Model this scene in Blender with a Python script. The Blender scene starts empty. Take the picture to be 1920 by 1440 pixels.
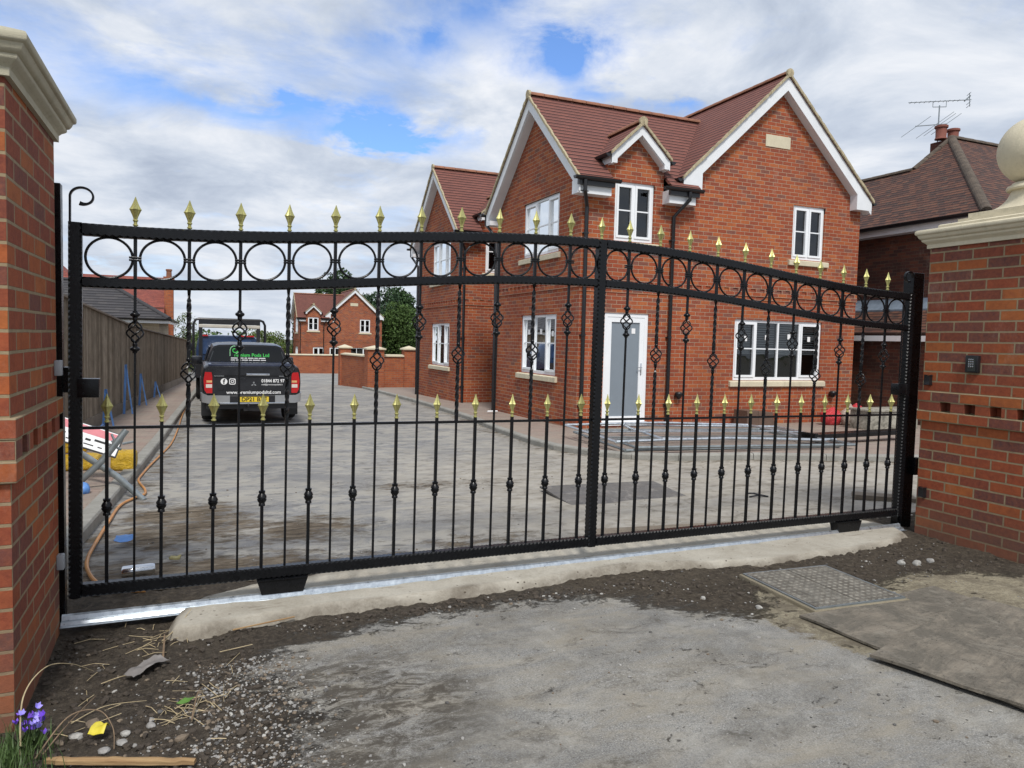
import bpy, bmesh, math, random
from mathutils import Vector, Matrix, noise as mn
random.seed(7)
PI = math.pi; R = math.radians
sc = bpy.context.scene
COL = sc.collection

# ------------------------------------------------------------------ helpers
class MB:
    """collects vertices and faces for ONE mesh object"""
    def __init__(s): s.v = []; s.f = []; s.m = []; s.uv = {}; s.cm = 0
    def add(s, vs, fs, m=None):
        o = len(s.v); s.v += [tuple(p) for p in vs]
        for f in fs: s.f.append([i + o for i in f]); s.m.append(s.cm if m is None else m)
        return o
    def box(s, a, b, m=None):
        x0, y0, z0 = a; x1, y1, z1 = b
        s.add([(x0,y0,z0),(x1,y0,z0),(x1,y1,z0),(x0,y1,z0),(x0,y0,z1),(x1,y0,z1),(x1,y1,z1),(x0,y1,z1)],
              [(0,3,2,1),(4,5,6,7),(0,1,5,4),(1,2,6,5),(2,3,7,6),(3,0,4,7)], m)
    def bbox(s, a, b, e=.004, m=None):
        """box with chamfered edges"""
        x0, y0, z0 = a; x1, y1, z1 = b
        bm = bmesh.new(); bmesh.ops.create_cube(bm, size=1)
        for v in bm.verts:
            v.co = Vector(((x0+x1)/2+v.co.x*(x1-x0), (y0+y1)/2+v.co.y*(y1-y0), (z0+z1)/2+v.co.z*(z1-z0)))
        bmesh.ops.bevel(bm, geom=bm.edges[:], offset=e, segments=2, affect='EDGES', profile=.5)
        s.bm(bm, m)
    def bm(s, bm, m=None, mat=None):
        bm.verts.index_update()
        vs = [(mat @ v.co) if mat else v.co for v in bm.verts]
        s.add(vs, [[v.index for v in f.verts] for f in bm.faces], m); bm.free()
    def obox(s, c, u, v, w, m=None):
        """box by centre and three half vectors"""
        c, u, v, w = map(Vector, (c, u, v, w))
        P = [c+u*a+v*b+w*d for d in (-1,1) for a, b in ((-1,-1),(1,-1),(1,1),(-1,1))]
        s.add(P, [(0,3,2,1),(4,5,6,7),(0,1,5,4),(1,2,6,5),(2,3,7,6),(3,0,4,7)], m)
    def tube(s, pts, r, n=8, m=None, cap=True, ang=0):
        pts = [Vector(p) for p in pts]; rings = []
        k = len(pts); up = None
        for i, p in enumerate(pts):
            t = (pts[min(i+1,k-1)] - pts[max(i-1,0)]).normalized()
            if up is None:
                up = Vector((0,0,1)) if abs(t.z) < .9 else Vector((1,0,0))
            a = (up - t*up.dot(t)).normalized(); b = t.cross(a); up = a
            rr = r[i] if isinstance(r, (list, tuple)) else r
            rings.append([p + (a*math.cos(q)+b*math.sin(q))*rr for q in [ang+2*PI*j/n for j in range(n)]])
        s.loft(rings, cap, m)
    def loft(s, rings, cap=True, m=None, closed=True):
        n = len(rings[0]); vs = [p for r_ in rings for p in r_]; fs = []
        for i in range(len(rings)-1):
            for j in range(n if closed else n-1):
                fs.append((i*n+j, i*n+(j+1)%n, (i+1)*n+(j+1)%n, (i+1)*n+j))
        if cap: fs.append(tuple(range(n))[::-1]); fs.append(tuple(range((len(rings)-1)*n, len(rings)*n)))
        s.add(vs, fs, m)
    def lathe(s, prof, c=(0,0,0), n=12, m=None, ang=0, sq=False):
        rings = []
        for r_, z in prof:
            k = math.sqrt(2) if sq else 1
            rings.append([(c[0]+r_*k*math.cos(ang+2*PI*j/n), c[1]+r_*k*math.sin(ang+2*PI*j/n), c[2]+z) for j in range(n)])
        s.loft(rings, True, m)
    def prism(s, poly, h0, h1, f, m=None):
        """polygon (a,b) extruded along third axis, f(a,b,h)->xyz"""
        n = len(poly)
        s.add([f(a,b,h0) for a,b in poly]+[f(a,b,h1) for a,b in poly],
              [tuple(range(n))[::-1], tuple(range(n,2*n))]+[(i,(i+1)%n,n+(i+1)%n,n+i) for i in range(n)], m)
    def build(s, name, mats, parent=None, smooth=False, fix=True, uv=None, loc=None):
        me = bpy.data.meshes.new(name); me.from_pydata(s.v, [], s.f)
        if not isinstance(mats, (list, tuple)): mats = [mats]
        for mt in mats: me.materials.append(mt)
        for p, mi in zip(me.polygons, s.m): p.material_index = mi if mi < len(mats) else 0
        if fix:
            bm = bmesh.new(); bm.from_mesh(me); bmesh.ops.recalc_face_normals(bm, faces=bm.faces[:]); bm.to_mesh(me); bm.free()
        if smooth:
            for p in me.polygons: p.use_smooth = True
            try: me.set_sharp_from_angle(angle=R(38))
            except Exception: pass
        if uv:
            l = me.uv_layers.new(name='UVMap')
            for lp in me.loops: l.data[lp.index].uv = uv(me.vertices[lp.vertex_index].co)
        me.update()
        o = bpy.data.objects.new(name, me); COL.objects.link(o)
        if parent: o.parent = parent
        if loc: o.location = loc
        return o

def tag(o, label=None, cat=None, group=None, kind=None):
    if label: o['label'] = label
    if cat: o['category'] = cat
    if group: o['group'] = group
    if kind: o['kind'] = kind
    return o
def empty(name, loc, label, cat, group=None, rot=(0,0,0)):
    o = bpy.data.objects.new(name, None); COL.objects.link(o); o.location = loc; o.rotation_euler = rot
    o.empty_display_size = .2
    return tag(o, label, cat, group)
def struct(o): o['kind'] = 'structure'; return o

# ------------------------------------------------------------------ material helpers
class NT:
    def __init__(s, name, world=None):
        s.mat = bpy.data.materials.new(name); s.mat.use_nodes = True
        s.t = s.mat.node_tree; s.n = s.t.nodes; s.l = s.t.links
        s.b = s.n['Principled BSDF']; s.out = s.n['Material Output']
        s._c = None
    def add(s, typ, **kw):
        n = s.n.new(typ)
        for k, v in kw.items(): setattr(n, k, v)
        return n
    def co(s, w='Object'):
        if s._c is None: s._c = s.add('ShaderNodeTexCoord')
        return s._c.outputs[w]
    def link(s, a, b): s.l.new(a, b)
    def setv(s, inp, v):
        if hasattr(v, 'links') or isinstance(v, bpy.types.NodeSocket): s.link(v, inp)
        else: inp.default_value = v
    def noise(s, scale, det=4, rough=.55, vec=None, dist=0, out=0):
        n = s.add('ShaderNodeTexNoise'); s.setv(n.inputs['Vector'], vec if vec is not None else s.co())
        n.inputs['Scale'].default_value = scale; n.inputs['Detail'].default_value = det
        n.inputs['Roughness'].default_value = rough; n.inputs['Distortion'].default_value = dist
        return n.outputs[out]
    def ramp(s, fac, stops, interp='LINEAR'):
        n = s.add('ShaderNodeValToRGB'); s.link(fac, n.inputs[0]); cr = n.color_ramp; cr.interpolation = interp
        while len(cr.elements) > len(stops): cr.elements.remove(cr.elements[-1])
        while len(cr.elements) < len(stops): cr.elements.new(1)
        for e, (p, c) in zip(cr.elements, stops):
            e.position = p; e.color = c if len(c) == 4 else (*c, 1)
        return n.outputs[0]
    def g(s, v): return (v, v, v)
    def mix(s, fac, a, b, mode='MIX'):
        n = s.add('ShaderNodeMix', data_type='RGBA', blend_type=mode)
        s.setv(n.inputs[0], fac)
        for i, v in ((6, a), (7, b)):
            if isinstance(v, tuple): n.inputs[i].default_value = (*v, 1) if len(v) == 3 else v
            else: s.link(v, n.inputs[i])
        return n.outputs[2]
    def math(s, op, a, b=None, clamp=False):
        n = s.add('ShaderNodeMath', operation=op, use_clamp=clamp); s.setv(n.inputs[0], a)
        if b is not None: s.setv(n.inputs[1], b)
        return n.outputs[0]
    def bump(s, h, dist=.01, strength=1, prev=None):
        n = s.add('ShaderNodeBump'); s.link(h, n.inputs['Height']); n.inputs['Distance'].default_value = dist
        n.inputs['Strength'].default_value = strength
        if prev is not None: s.link(prev, n.inputs['Normal'])
        s.link(n.outputs[0], s.b.inputs['Normal']); return n.outputs[0]
    def map(s, scale=(1,1,1), rot=(0,0,0), loc=(0,0,0), vec=None):
        n = s.add('ShaderNodeMapping'); s.link(vec if vec is not None else s.co(), n.inputs[0])
        n.inputs['Scale'].default_value = scale; n.inputs['Rotation'].default_value = rot; n.inputs['Location'].default_value = loc
        return n.outputs[0]
    def sep(s, v):
        n = s.add('ShaderNodeSeparateXYZ'); s.link(v, n.inputs[0]); return n.outputs
    def comb(s, x, y, z=0.0):
        n = s.add('ShaderNodeCombineXYZ'); s.setv(n.inputs[0], x); s.setv(n.inputs[1], y); s.setv(n.inputs[2], z); return n.outputs[0]
    def attr(s, name):
        n = s.add('ShaderNodeAttribute'); n.attribute_name = name; return n.outputs['Fac']
    def col(s, c): s.setv(s.b.inputs['Base Color'], (*c, 1) if isinstance(c, tuple) and len(c) == 3 else c)
    def rough(s, v): s.setv(s.b.inputs['Roughness'], v)

def simple(name, col, rough=.5, metal=0, var=.12, scale=6, bump=0, spec=.5, bscale=None):
    m = NT(name); n = m.noise(scale, 5, .6)
    lo = tuple(c*(1-var) for c in col); hi = tuple(min(1, c*(1+var)) for c in col)
    m.col(m.ramp(n, [(.3, lo), (.7, hi)])); m.rough(rough); m.b.inputs['Metallic'].default_value = metal
    m.b.inputs['Specular IOR Level'].default_value = spec
    if bump: m.bump(m.noise(bscale or scale*8, 4), bump)
    return m.mat

def brick(name, tints, mortar, bw=.225, rh=.075, ms=.010, dirt=.3, zoff=0., rough=.85, bump=.006, fine=True, grime=None):
    m = NT(name)
    x, y, z = m.sep(m.co())
    u = m.math('ADD', x, y)
    wob = m.noise(3.1, 2)
    zz = m.math('ADD', m.math('ADD', z, zoff), m.math('MULTIPLY', m.math('SUBTRACT', wob, .5), .006))
    vec = m.comb(u, zz, 0.0)
    b = m.add('ShaderNodeTexBrick'); m.link(vec, b.inputs['Vector'])
    b.inputs['Scale'].default_value = 1; b.inputs['Brick Width'].default_value = bw; b.inputs['Row Height'].default_value = rh
    b.inputs['Mortar Size'].default_value = ms*.5; b.inputs['Mortar Smooth'].default_value = .15; b.inputs['Bias'].default_value = 0
    b.inputs['Color1'].default_value = (0,0,0,1); b.inputs['Color2'].default_value = (1,1,1,1); b.inputs['Mortar'].default_value = (.5,.5,.5,1)
    n = len(tints)
    bc = m.ramp(b.outputs['Color'], [(i/(n), t) for i, t in enumerate(tints)], 'CONSTANT')
    big = m.noise(1.1, 4, .6)
    mid = m.noise(14, 5, .65, dist=.4)
    bc = m.mix(m.ramp(mid, [(.35, m.g(0)), (.75, m.g(.55))]), bc, tuple(c*.62 for c in tints[n//2]))
    bc = m.mix(m.ramp(m.noise(38, 3, .7), [(.3, m.g(.0)), (.8, m.g(.35))]), bc, tuple(min(1, c*1.35+.02) for c in tints[1]))
    mo = m.mix(m.ramp(m.noise(25, 4), [(.3, m.g(0)), (.7, m.g(.7))]), tuple(c*.7 for c in mortar), mortar)
    c = m.mix(b.outputs['Fac'], bc, mo)
    c = m.mix(m.ramp(big, [(.45, m.g(0)), (.8, m.g(dirt))]), c, tuple(v*.45 for v in mortar))
    c = m.mix(m.ramp(m.noise(.55, 6, .7, m.map((1,1,.6))), [(.46, m.g(0)), (.66, m.g(.32))]), c, tuple(v*.62 for v in tints[2]))
    c = m.mix(m.ramp(m.noise(2.3, 8, .8, m.map((1,1,.5), loc=(4,4,1))), [(.56, m.g(0)), (.70, m.g(.22))]), c, (.42,.33,.27))
    if grime:   # splashed dust low on the wall: (z0, z1, colour)
        mr = m.add('ShaderNodeMapRange'); m.link(m.math('ADD', z, m.math('MULTIPLY', m.noise(5, 4), .25)), mr.inputs[0])
        mr.inputs[1].default_value = grime[0]; mr.inputs[2].default_value = grime[1]; mr.inputs[3].default_value = .6; mr.inputs[4].default_value = 0
        c = m.mix(mr.outputs[0], c, grime[2])
    m.col(c); m.rough(rough)
    inv = m.math('SUBTRACT', 1.0, b.outputs['Fac'])
    h = m.math('ADD', inv, m.math('MULTIPLY', m.noise(90 if fine else 30, 4, .7), .35))
    m.bump(h, bump, .9)
    m.b.inputs['Specular IOR Level'].default_value = .25
    return m.mat

def tiles(name, tints, w=.17, h=.12, lichen=None, dist=.012):
    """plain clay tiles in UV metres"""
    m = NT(name)
    uv = m.co('UV')
    b = m.add('ShaderNodeTexBrick'); m.link(uv, b.inputs['Vector'])
    b.inputs['Scale'].default_value = 1; b.inputs['Brick Width'].default_value = w; b.inputs['Row Height'].default_value = h
    b.inputs['Mortar Size'].default_value = .003; b.inputs['Mortar Smooth'].default_value = 0; b.inputs['Bias'].default_value = 0
    b.inputs['Color1'].default_value = (0,0,0,1); b.inputs['Color2'].default_value = (1,1,1,1)
    n = len(tints)
    c = m.ramp(b.outputs['Color'], [(i/n, t) for i, t in enumerate(tints)], 'CONSTANT')
    x, y, z = m.sep(uv)
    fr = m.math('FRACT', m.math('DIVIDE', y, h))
    gap = m.math('LESS_THAN', fr, .27)  # no open joint: shadow line along each tile course, painted in colour
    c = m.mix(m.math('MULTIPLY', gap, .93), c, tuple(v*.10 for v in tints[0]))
    c = m.mix(m.math('MULTIPLY', m.math('MULTIPLY', m.math('GREATER_THAN', fr, .27), m.math('LESS_THAN', fr, .48)), .5), c, tuple(min(1,v*1.9) for v in tints[1]))  # painted highlight on the course edge, next to the shadow line
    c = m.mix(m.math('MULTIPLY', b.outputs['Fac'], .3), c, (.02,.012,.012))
    c = m.mix(m.ramp(m.noise(2, 5, .6), [(.4, m.g(0)), (.75, m.g(.25))]), c, tuple(v*.55 for v in tints[0]))
    if lichen: c = m.mix(m.ramp(m.noise(9, 5, .7), [(.56, m.g(0)), (.72, m.g(.7))]), c, lichen)
    m.col(c); m.rough(.8); m.b.inputs['Specular IOR Level'].default_value = .3
    hh = m.math('ADD', m.math('SUBTRACT', 1.0, fr), m.math('MULTIPLY', m.noise(30, 3), .25))
    m.bump(hh, dist, 1)
    return m.mat

M = {}
M['house_brick'] = brick('house brick', [(.30,.068,.028),(.36,.090,.032),(.25,.056,.027),(.41,.120,.038),(.31,.066,.027),(.22,.056,.033),(.34,.080,.029),(.27,.060,.027),(.38,.105,.034),(.15,.075,.062)], (.50,.36,.255), zoff=.06, dirt=.08, ms=.011, fine=False)
M['side_brick'] = M['house_brick']
M['pillar_brick'] = brick('pillar brick', [(.25,.060,.030),(.36,.098,.03),(.19,.050,.034),(.125,.052,.048),(.29,.068,.030),(.16,.046,.034),(.38,.118,.034),(.23,.055,.030),(.31,.078,.031),(.27,.062,.030),(.11,.054,.052)], (.36,.28,.17), zoff=.015, dirt=.12, ms=.013, bump=.007, grime=(.05,.5,(.17,.11,.075)))
M['old_brick'] = brick('old brick', [(.085,.030,.022),(.12,.04,.026),(.06,.026,.022),(.15,.05,.027),(.075,.03,.025),(.045,.024,.022)], (.16,.11,.08), dirt=.3, fine=False)
M['wall_brick'] = brick('boundary brick', [(.33,.09,.04),(.40,.12,.045),(.26,.07,.035),(.36,.10,.04)], (.36,.25,.18), dirt=.15, fine=False)
M['cream_brick'] = brick('cream brick', [(.42,.36,.27),(.48,.41,.31),(.37,.31,.23)], (.40,.35,.27), fine=False)
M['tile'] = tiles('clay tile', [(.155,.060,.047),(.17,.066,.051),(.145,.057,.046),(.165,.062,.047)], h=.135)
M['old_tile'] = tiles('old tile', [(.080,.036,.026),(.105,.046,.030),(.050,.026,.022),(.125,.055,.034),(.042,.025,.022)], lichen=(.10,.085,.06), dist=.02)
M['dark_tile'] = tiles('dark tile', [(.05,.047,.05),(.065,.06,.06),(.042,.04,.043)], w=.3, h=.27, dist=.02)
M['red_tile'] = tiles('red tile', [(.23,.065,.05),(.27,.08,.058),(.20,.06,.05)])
M['ridge'] = simple('ridge tile', (.24,.105,.06), .8, var=.25, scale=4, bump=.004)
M['mortar_edge'] = simple('verge mortar', (.40,.34,.22), .9, var=.3, scale=20, bump=.006)
M['upvc'] = simple('white plastic', (.80,.82,.84), .3, var=.03, scale=2)
M['bargewhite'] = simple('white bargeboard', (.72,.74,.76), .35, var=.05, scale=3)
def caststone(name, c):
    m = NT(name); n = m.noise(3, 6, .7); f = m.noise(55, 5, .8)
    k = m.ramp(n, [(.3, tuple(v*.86 for v in c)), (.7, tuple(v*1.08 for v in c))]); k = m.mix(m.ramp(f, [(.55, m.g(0)), (.68, m.g(.3))]), k, tuple(v*.5 for v in c))
    k = m.mix(m.ramp(m.noise(4, 8, .8, m.map((2,2,.5))), [(.52, m.g(0)), (.68, m.g(.4))]), k, (c[0]*.55, c[1]*.58, c[2]*.55))
    m.col(k); m.rough(.85); m.bump(m.noise(180, 3, .8), .002, 1); m.b.inputs['Specular IOR Level'].default_value = .25; return m.mat
M['stone'] = caststone('cast stone', (.60,.54,.40))
M['stone_green'] = caststone('weathered cast stone', (.44,.41,.31))
M['blackplastic'] = simple('black plastic', (.012,.012,.014), .35, var=.2)
M['doorgrey'] = simple('grey door film', (.20,.235,.27), .35, var=.03)
M['chrome'] = simple('chrome', (.6,.62,.65), .15, metal=1, var=.03)
M['silver'] = simple('silver paint', (.35,.36,.37), .35, metal=.5, var=.06)
def gate_black():
    m = NT('gloss black paint'); n = m.noise(60, 4, .6)
    m.col(m.ramp(n, [(.3, (.0035,.004,.005)), (.7, (.007,.0075,.009))])); m.rough(m.ramp(m.noise(25, 3), [(.3, m.g(.22)), (.7, m.g(.36))])); m.b.inputs['Specular IOR Level'].default_value = .28
    m.bump(m.noise(140, 3), .0006); return m.mat
M['gate'] = gate_black()
def gold():
    m = NT('gold paint'); n = m.noise(50, 4, .6)
    m.col(m.ramp(n, [(.3, (.36,.34,.12)), (.7, (.52,.49,.20))])); m.rough(.42); m.b.inputs['Metallic'].default_value = .55; return m.mat
M['gold'] = gold()
def galv():
    m = NT('galvanised steel'); n = m.noise(30, 4, .7)
    m.col(m.ramp(n, [(.3, (.42,.46,.50)), (.7, (.66,.71,.75))])); m.rough(m.ramp(n, [(.3, m.g(.25)), (.7, m.g(.45))])); m.b.inputs['Metallic'].default_value = .8; return m.mat
M['galv'] = galv()
M['steel'] = simple('dull steel tube', (.25,.28,.29), .4, metal=.6, var=.2, scale=15)
M['greybox'] = simple('grey plastic', (.33,.35,.37), .4, var=.05)
def glass():
    m = NT('window glass'); n = m.n; t = m.add('ShaderNodeBsdfTransparent'); t.inputs[0].default_value = (.62,.66,.66,1)
    g = m.add('ShaderNodeBsdfGlossy'); g.inputs['Roughness'].default_value = .01; g.inputs[0].default_value = (.9,.93,.95,1)
    f = m.add('ShaderNodeFresnel'); f.inputs[0].default_value = 1.62
    wv = m.add('ShaderNodeBump'); m.link(m.noise(1.3, 2), wv.inputs['Height']); wv.inputs['Distance'].default_value = .004
    m.link(wv.outputs[0], g.inputs['Normal'])
    x = m.add('ShaderNodeMixShader'); m.link(m.math('ADD', m.math('MULTIPLY', f.outputs[0], 1.0), .015, True), x.inputs[0]); m.link(t.outputs[0], x.inputs[1]); m.link(g.outputs[0], x.inputs[2])
    m.link(x.outputs[0], m.out.inputs[0]); n.remove(m.b); return m.mat
M['glass'] = glass()
M['carglass'] = simple('dark car glass', (.006,.007,.008), .06, var=.1, spec=.35)
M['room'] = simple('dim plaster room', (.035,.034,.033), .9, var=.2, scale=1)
M['blind'] = simple('blind slats', (.34,.35,.36), .5, var=.05)
M['sticker'] = simple('white sticker', (.8,.8,.8), .5, var=.02)

# ------------------------------------------------------------------ terrain height
PTS = [(-60,-.08),(3.0,0),(4.3,0),(9,-.18),(12,-.26),(16,-.31),(20,-.38),(40,-.85),(52,-1.15),(62,-1.5),(120,-3.0),(700,-3.0)]
def gz(y):
    for (a,b),(c,d) in zip(PTS, PTS[1:]):
        if y <= c: return b+(d-b)*(y-a)/(c-a)
    return PTS[-1][1]
def fn(x, y, s, z=0): return mn.noise(Vector((x*s, y*s, z)))
def fbm(x, y, s, o=3, z=0):
    v = 0; a = 1
    for i in range(o): v += a*mn.noise(Vector((x*s, y*s, z+i*7.3))); s *= 2.1; a *= .5
    return v
def sstep(a, b, v):
    t = max(0, min(1, (v-a)/(b-a))); return t*t*(3-2*t)
def pdist(p, poly):
    """signed distance, >0 inside"""
    x, y = p; best = 1e9; ins = False; n = len(poly)
    for i in range(n):
        x0, y0 = poly[i]; x1, y1 = poly[(i+1) % n]
        dx, dy = x1-x0, y1-y0; t = max(0, min(1, ((x-x0)*dx+(y-y0)*dy)/(dx*dx+dy*dy+1e-12)))
        d = (x0+t*dx-x)**2+(y0+t*dy-y)**2
        if d < best: best = d
        if (y0 > y) != (y1 > y) and x < (x1-x0)*(y-y0)/(y1-y0)+x0: ins = not ins
    return math.sqrt(best)*(1 if ins else -1)
def grid_mesh(name, xs, ys, zf, mat, attrs=None, keep=None):
    vs = [(x, y, zf(x, y)) for y in ys for x in xs]; nx = len(xs); fs = []
    for j in range(len(ys)-1):
        for i in range(nx-1):
            if keep and not keep((xs[i]+xs[i+1])/2, (ys[j]+ys[j+1])/2): continue
            fs.append((j*nx+i, j*nx+i+1, (j+1)*nx+i+1, (j+1)*nx+i))
    me = bpy.data.meshes.new(name); me.from_pydata(vs, [], fs); me.materials.append(mat)
    for p in me.polygons: p.use_smooth = True
    for an, f in (attrs or {}).items():
        at = me.attributes.new(an, 'FLOAT', 'POINT')
        at.data.foreach_set('value', [f(v[0], v[1]) for v in vs])
    o = bpy.data.objects.new(name, me); COL.objects.link(o); return o
def frange(a, b, n): return [a+(b-a)*i/n for i in range(n+1)]

# ------------------------------------------------------------------ ground materials
def apron_mat():
    m = NT('dusty asphalt apron')
    soil = m.attr('soil'); sand = m.attr('sand')
    st = m.map((1.0,2.6,1), (0,0,R(-12)))
    fine = m.noise(230, 3, .8); mid = m.noise(42, 5, .75); big = m.noise(1.5, 5, .62, dist=.5); strk = m.noise(2.2, 6, .68, st, .6)
    a = m.ramp(m.noise(150, 2, .9), [(.33, (.10,.098,.093)), (.46, (.215,.21,.198)), (.56, (.29,.283,.265)), (.68,(.45,.44,.41))])
    a = m.mix(m.ramp(mid, [(.42, m.g(.0)), (.68, m.g(.5))]), a, (.33,.32,.295))
    a = m.mix(m.ramp(big, [(.42, m.g(0)), (.62, m.g(.35))]), a, (.14,.138,.133))
    brk = m.noise(60, 5, .85)            # breaks every stain up into specks
    def stain(a, n, lo, hi, k, c):
        f = m.math('ADD', n, m.math('MULTIPLY', m.math('SUBTRACT', brk, .5), .45))
        return m.mix(m.ramp(f, [(lo, m.g(0)), (hi, m.g(k))]), a, c)
    a = stain(a, strk, .42, .66, .60, (.32,.28,.21))
    a = stain(a, m.noise(1.7, 9, .78, m.map((1,1.3,1), loc=(7,3,0)), .5), .46, .64, .60, (.125,.116,.10))
    a = stain(a, m.noise(2.6, 9, .8, m.map(loc=(2,6,0)), .5), .50, .68, .55, (.42,.405,.365))
    a = stain(a, m.noise(3.8, 9, .8, m.map((1,1.6,1), loc=(9,1,0)), .6), .55, .66, .65, (.085,.076,.064))
    v2 = m.add('ShaderNodeTexVoronoi'); m.link(m.map(loc=(3,1,0)), v2.inputs['Vector']); v2.inputs['Scale'].default_value = 23
    a = m.mix(m.math('MULTIPLY', m.math('LESS_THAN', v2.outputs['Distance'], .07), .7), a, (.46,.44,.40))
    # dark scuffs where mud was dragged off the left edge
    a = m.mix(m.math('MULTIPLY', m.attr('scuff'), m.ramp(m.noise(6, 9, .85, m.map((1,2.0,1),(0,0,R(6))), .7), [(.44, m.g(0)), (.54, m.g(.88))])), a, (.065,.055,.043))
    v = m.add('ShaderNodeTexVoronoi'); m.link(m.co(), v.inputs['Vector']); v.inputs['Scale'].default_value = 9
    a = m.mix(m.math('LESS_THAN', v.outputs['Distance'], .045), a, (.04,.038,.035))
    s = m.ramp(m.noise(30, 8, .8), [(.27, (.018,.014,.010)), (.44, (.052,.041,.031)), (.58, (.105,.085,.064)), (.72, (.25,.215,.17))])
    s = m.mix(m.ramp(m.noise(2.6, 8, .75), [(.46, m.g(0)), (.66, m.g(.6))]), s, (.12,.098,.072))
    d = m.ramp(m.noise(9, 7, .7, m.map((1,2,1))), [(.3, (.17,.145,.10)), (.55, (.29,.255,.18)), (.75, (.40,.365,.27))])
    d = m.mix(m.ramp(m.noise(3, 9, .82, dist=.6), [(.46, m.g(0)), (.58, m.g(.85))]), d, (.125,.105,.078)); d = m.mix(m.ramp(m.noise(70, 4, .8), [(.5, m.g(0)), (.6, m.g(.6))]), d, (.10,.085,.065))
    nn = m.math('MULTIPLY', m.math('SUBTRACT', m.math('ADD', m.math('MULTIPLY', m.noise(4.5, 9, .8, m.map((1,1.7,1)), .5), .6), m.math('MULTIPLY', m.noise(17, 9, .85), .4)), .5), 4.2)
    fs = m.ramp(m.math('ADD', m.math('ADD', soil, nn), m.math('MULTIPLY', m.math('GREATER_THAN', soil, .93), .5)), [(.34, m.g(0)), (.62, m.g(.95))])
    fd = m.ramp(m.math('ADD', sand, nn), [(.40, m.g(0)), (.62, m.g(1))])
    c = m.mix(fd, a, d); c = m.mix(fs, c, s)
    m.col(c); m.rough(.93); m.b.inputs['Specular IOR Level'].default_value = .2
    h = m.math('ADD', m.math('MULTIPLY', fine, .22), m.math('MULTIPLY', m.math('MULTIPLY', m.noise(45, 6, .75), fs), 1.7))
    m.bump(h, .02, 1); return m.mat
M['apron'] = apron_mat()
def road_mat():
    m = NT('dusty estate road')
    mud = m.attr('mud'); dust = m.attr('dust')
    st = m.map((.9,1.35,1), (0,0,R(-10)))
    fine = m.noise(170, 3, .8); big = m.noise(.7, 5, .6, dist=.5); strk = m.noise(1.6, 7, .72, st, .8); s2 = m.noise(4.5, 7, .75, st, .5)
    a = m.ramp(fine, [(.28, (.12,.12,.12)), (.5, (.215,.213,.212)), (.75, (.34,.335,.325))])
    a = m.mix(m.ramp(s2, [(.40, m.g(.75)), (.47, m.g(0))]), a, (.10,.094,.088))
    a = m.mix(m.ramp(m.noise(2.7, 7, .75, m.map((.9,1.4,1), loc=(4,9,0)), .7), [(.50, m.g(0)), (.58, m.g(.75))]), a, (.37,.35,.305))
    a = m.mix(m.ramp(strk, [(.46, m.g(0)), (.56, m.g(.8))]), a, (.34,.32,.28))
    a = m.mix(m.ramp(big, [(.45, m.g(0)), (.62, m.g(.45))]), a, (.155,.155,.16))
    a = m.mix(m.math('MULTIPLY', dust, .8), a, m.ramp(s2, [(.34, (.15,.125,.09)), (.47, (.33,.295,.24)), (.66, (.47,.44,.385))]))
    s = m.ramp(m.noise(6, 8, .8, m.map((.6,1.9,1))), [(.34, (.035,.027,.019)), (.48, (.11,.085,.058)), (.62, (.24,.20,.15))])
    nn = m.math('MULTIPLY', m.math('SUBTRACT', m.noise(4.5, 7, .72, st), .5), 2.2)
    f = m.ramp(m.math('ADD', mud, nn), [(.36, m.g(0)), (.66, m.g(1))])
    c = m.mix(f, a, s); m.col(c); m.rough(m.ramp(big, [(.3, m.g(.7)), (.7, m.g(.95))])); m.b.inputs['Specular IOR Level'].default_value = .25
    m.bump(m.math('ADD', m.math('MULTIPLY', fine, .25), m.math('MULTIPLY', m.math('MULTIPLY', m.noise(24, 6, .7), f), 1.5)), .012, 1); return m.mat
M['road'] = road_mat()
def concrete_mat(name, c0, c1, spots=True):
    m = NT(name)
    n = m.noise(3.2, 6, .7, dist=.5); f = m.noise(70, 4, .7)
    c = m.ramp(n, [(.3, c0), (.7, c1)])
    c = m.mix(m.ramp(f, [(.3, m.g(.25)), (.6, m.g(0))]), c, tuple(v*.5 for v in c0))
    if spots:
        v = m.add('ShaderNodeTexVoronoi'); m.link(m.map((1,1.8,1)), v.inputs['Vector']); v.inputs['Scale'].default_value = 16
        c = m.mix(m.math('MULTIPLY', m.math('LESS_THAN', v.outputs['Distance'], .11), m.ramp(m.noise(2.5,3), [(.45, m.g(0)), (.55, m.g(1))])), c, (.055,.045,.035))
        c = m.mix(m.ramp(m.noise(5, 7, .8, m.map((.5,2.4,1))), [(.57, m.g(0)), (.68, m.g(.6))]), c, (.15,.12,.085))
        c = m.mix(m.math('MULTIPLY', m.attr('edge'), m.ramp(m.noise(8, 6, .75), [(.3, m.g(.3)), (.6, m.g(1))])), c, (.10,.08,.058))
    m.col(c); m.rough(.9); m.b.inputs['Specular IOR Level'].default_value = .25
    m.bump(m.math('ADD', f, m.math('MULTIPLY', n, 1.5)), .006, .8); return m.mat
M['slab'] = concrete_mat('cast concrete', (.33,.30,.245), (.48,.45,.385))
M['kerb'] = concrete_mat('kerb concrete', (.23,.225,.20), (.36,.35,.32), False)
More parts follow.
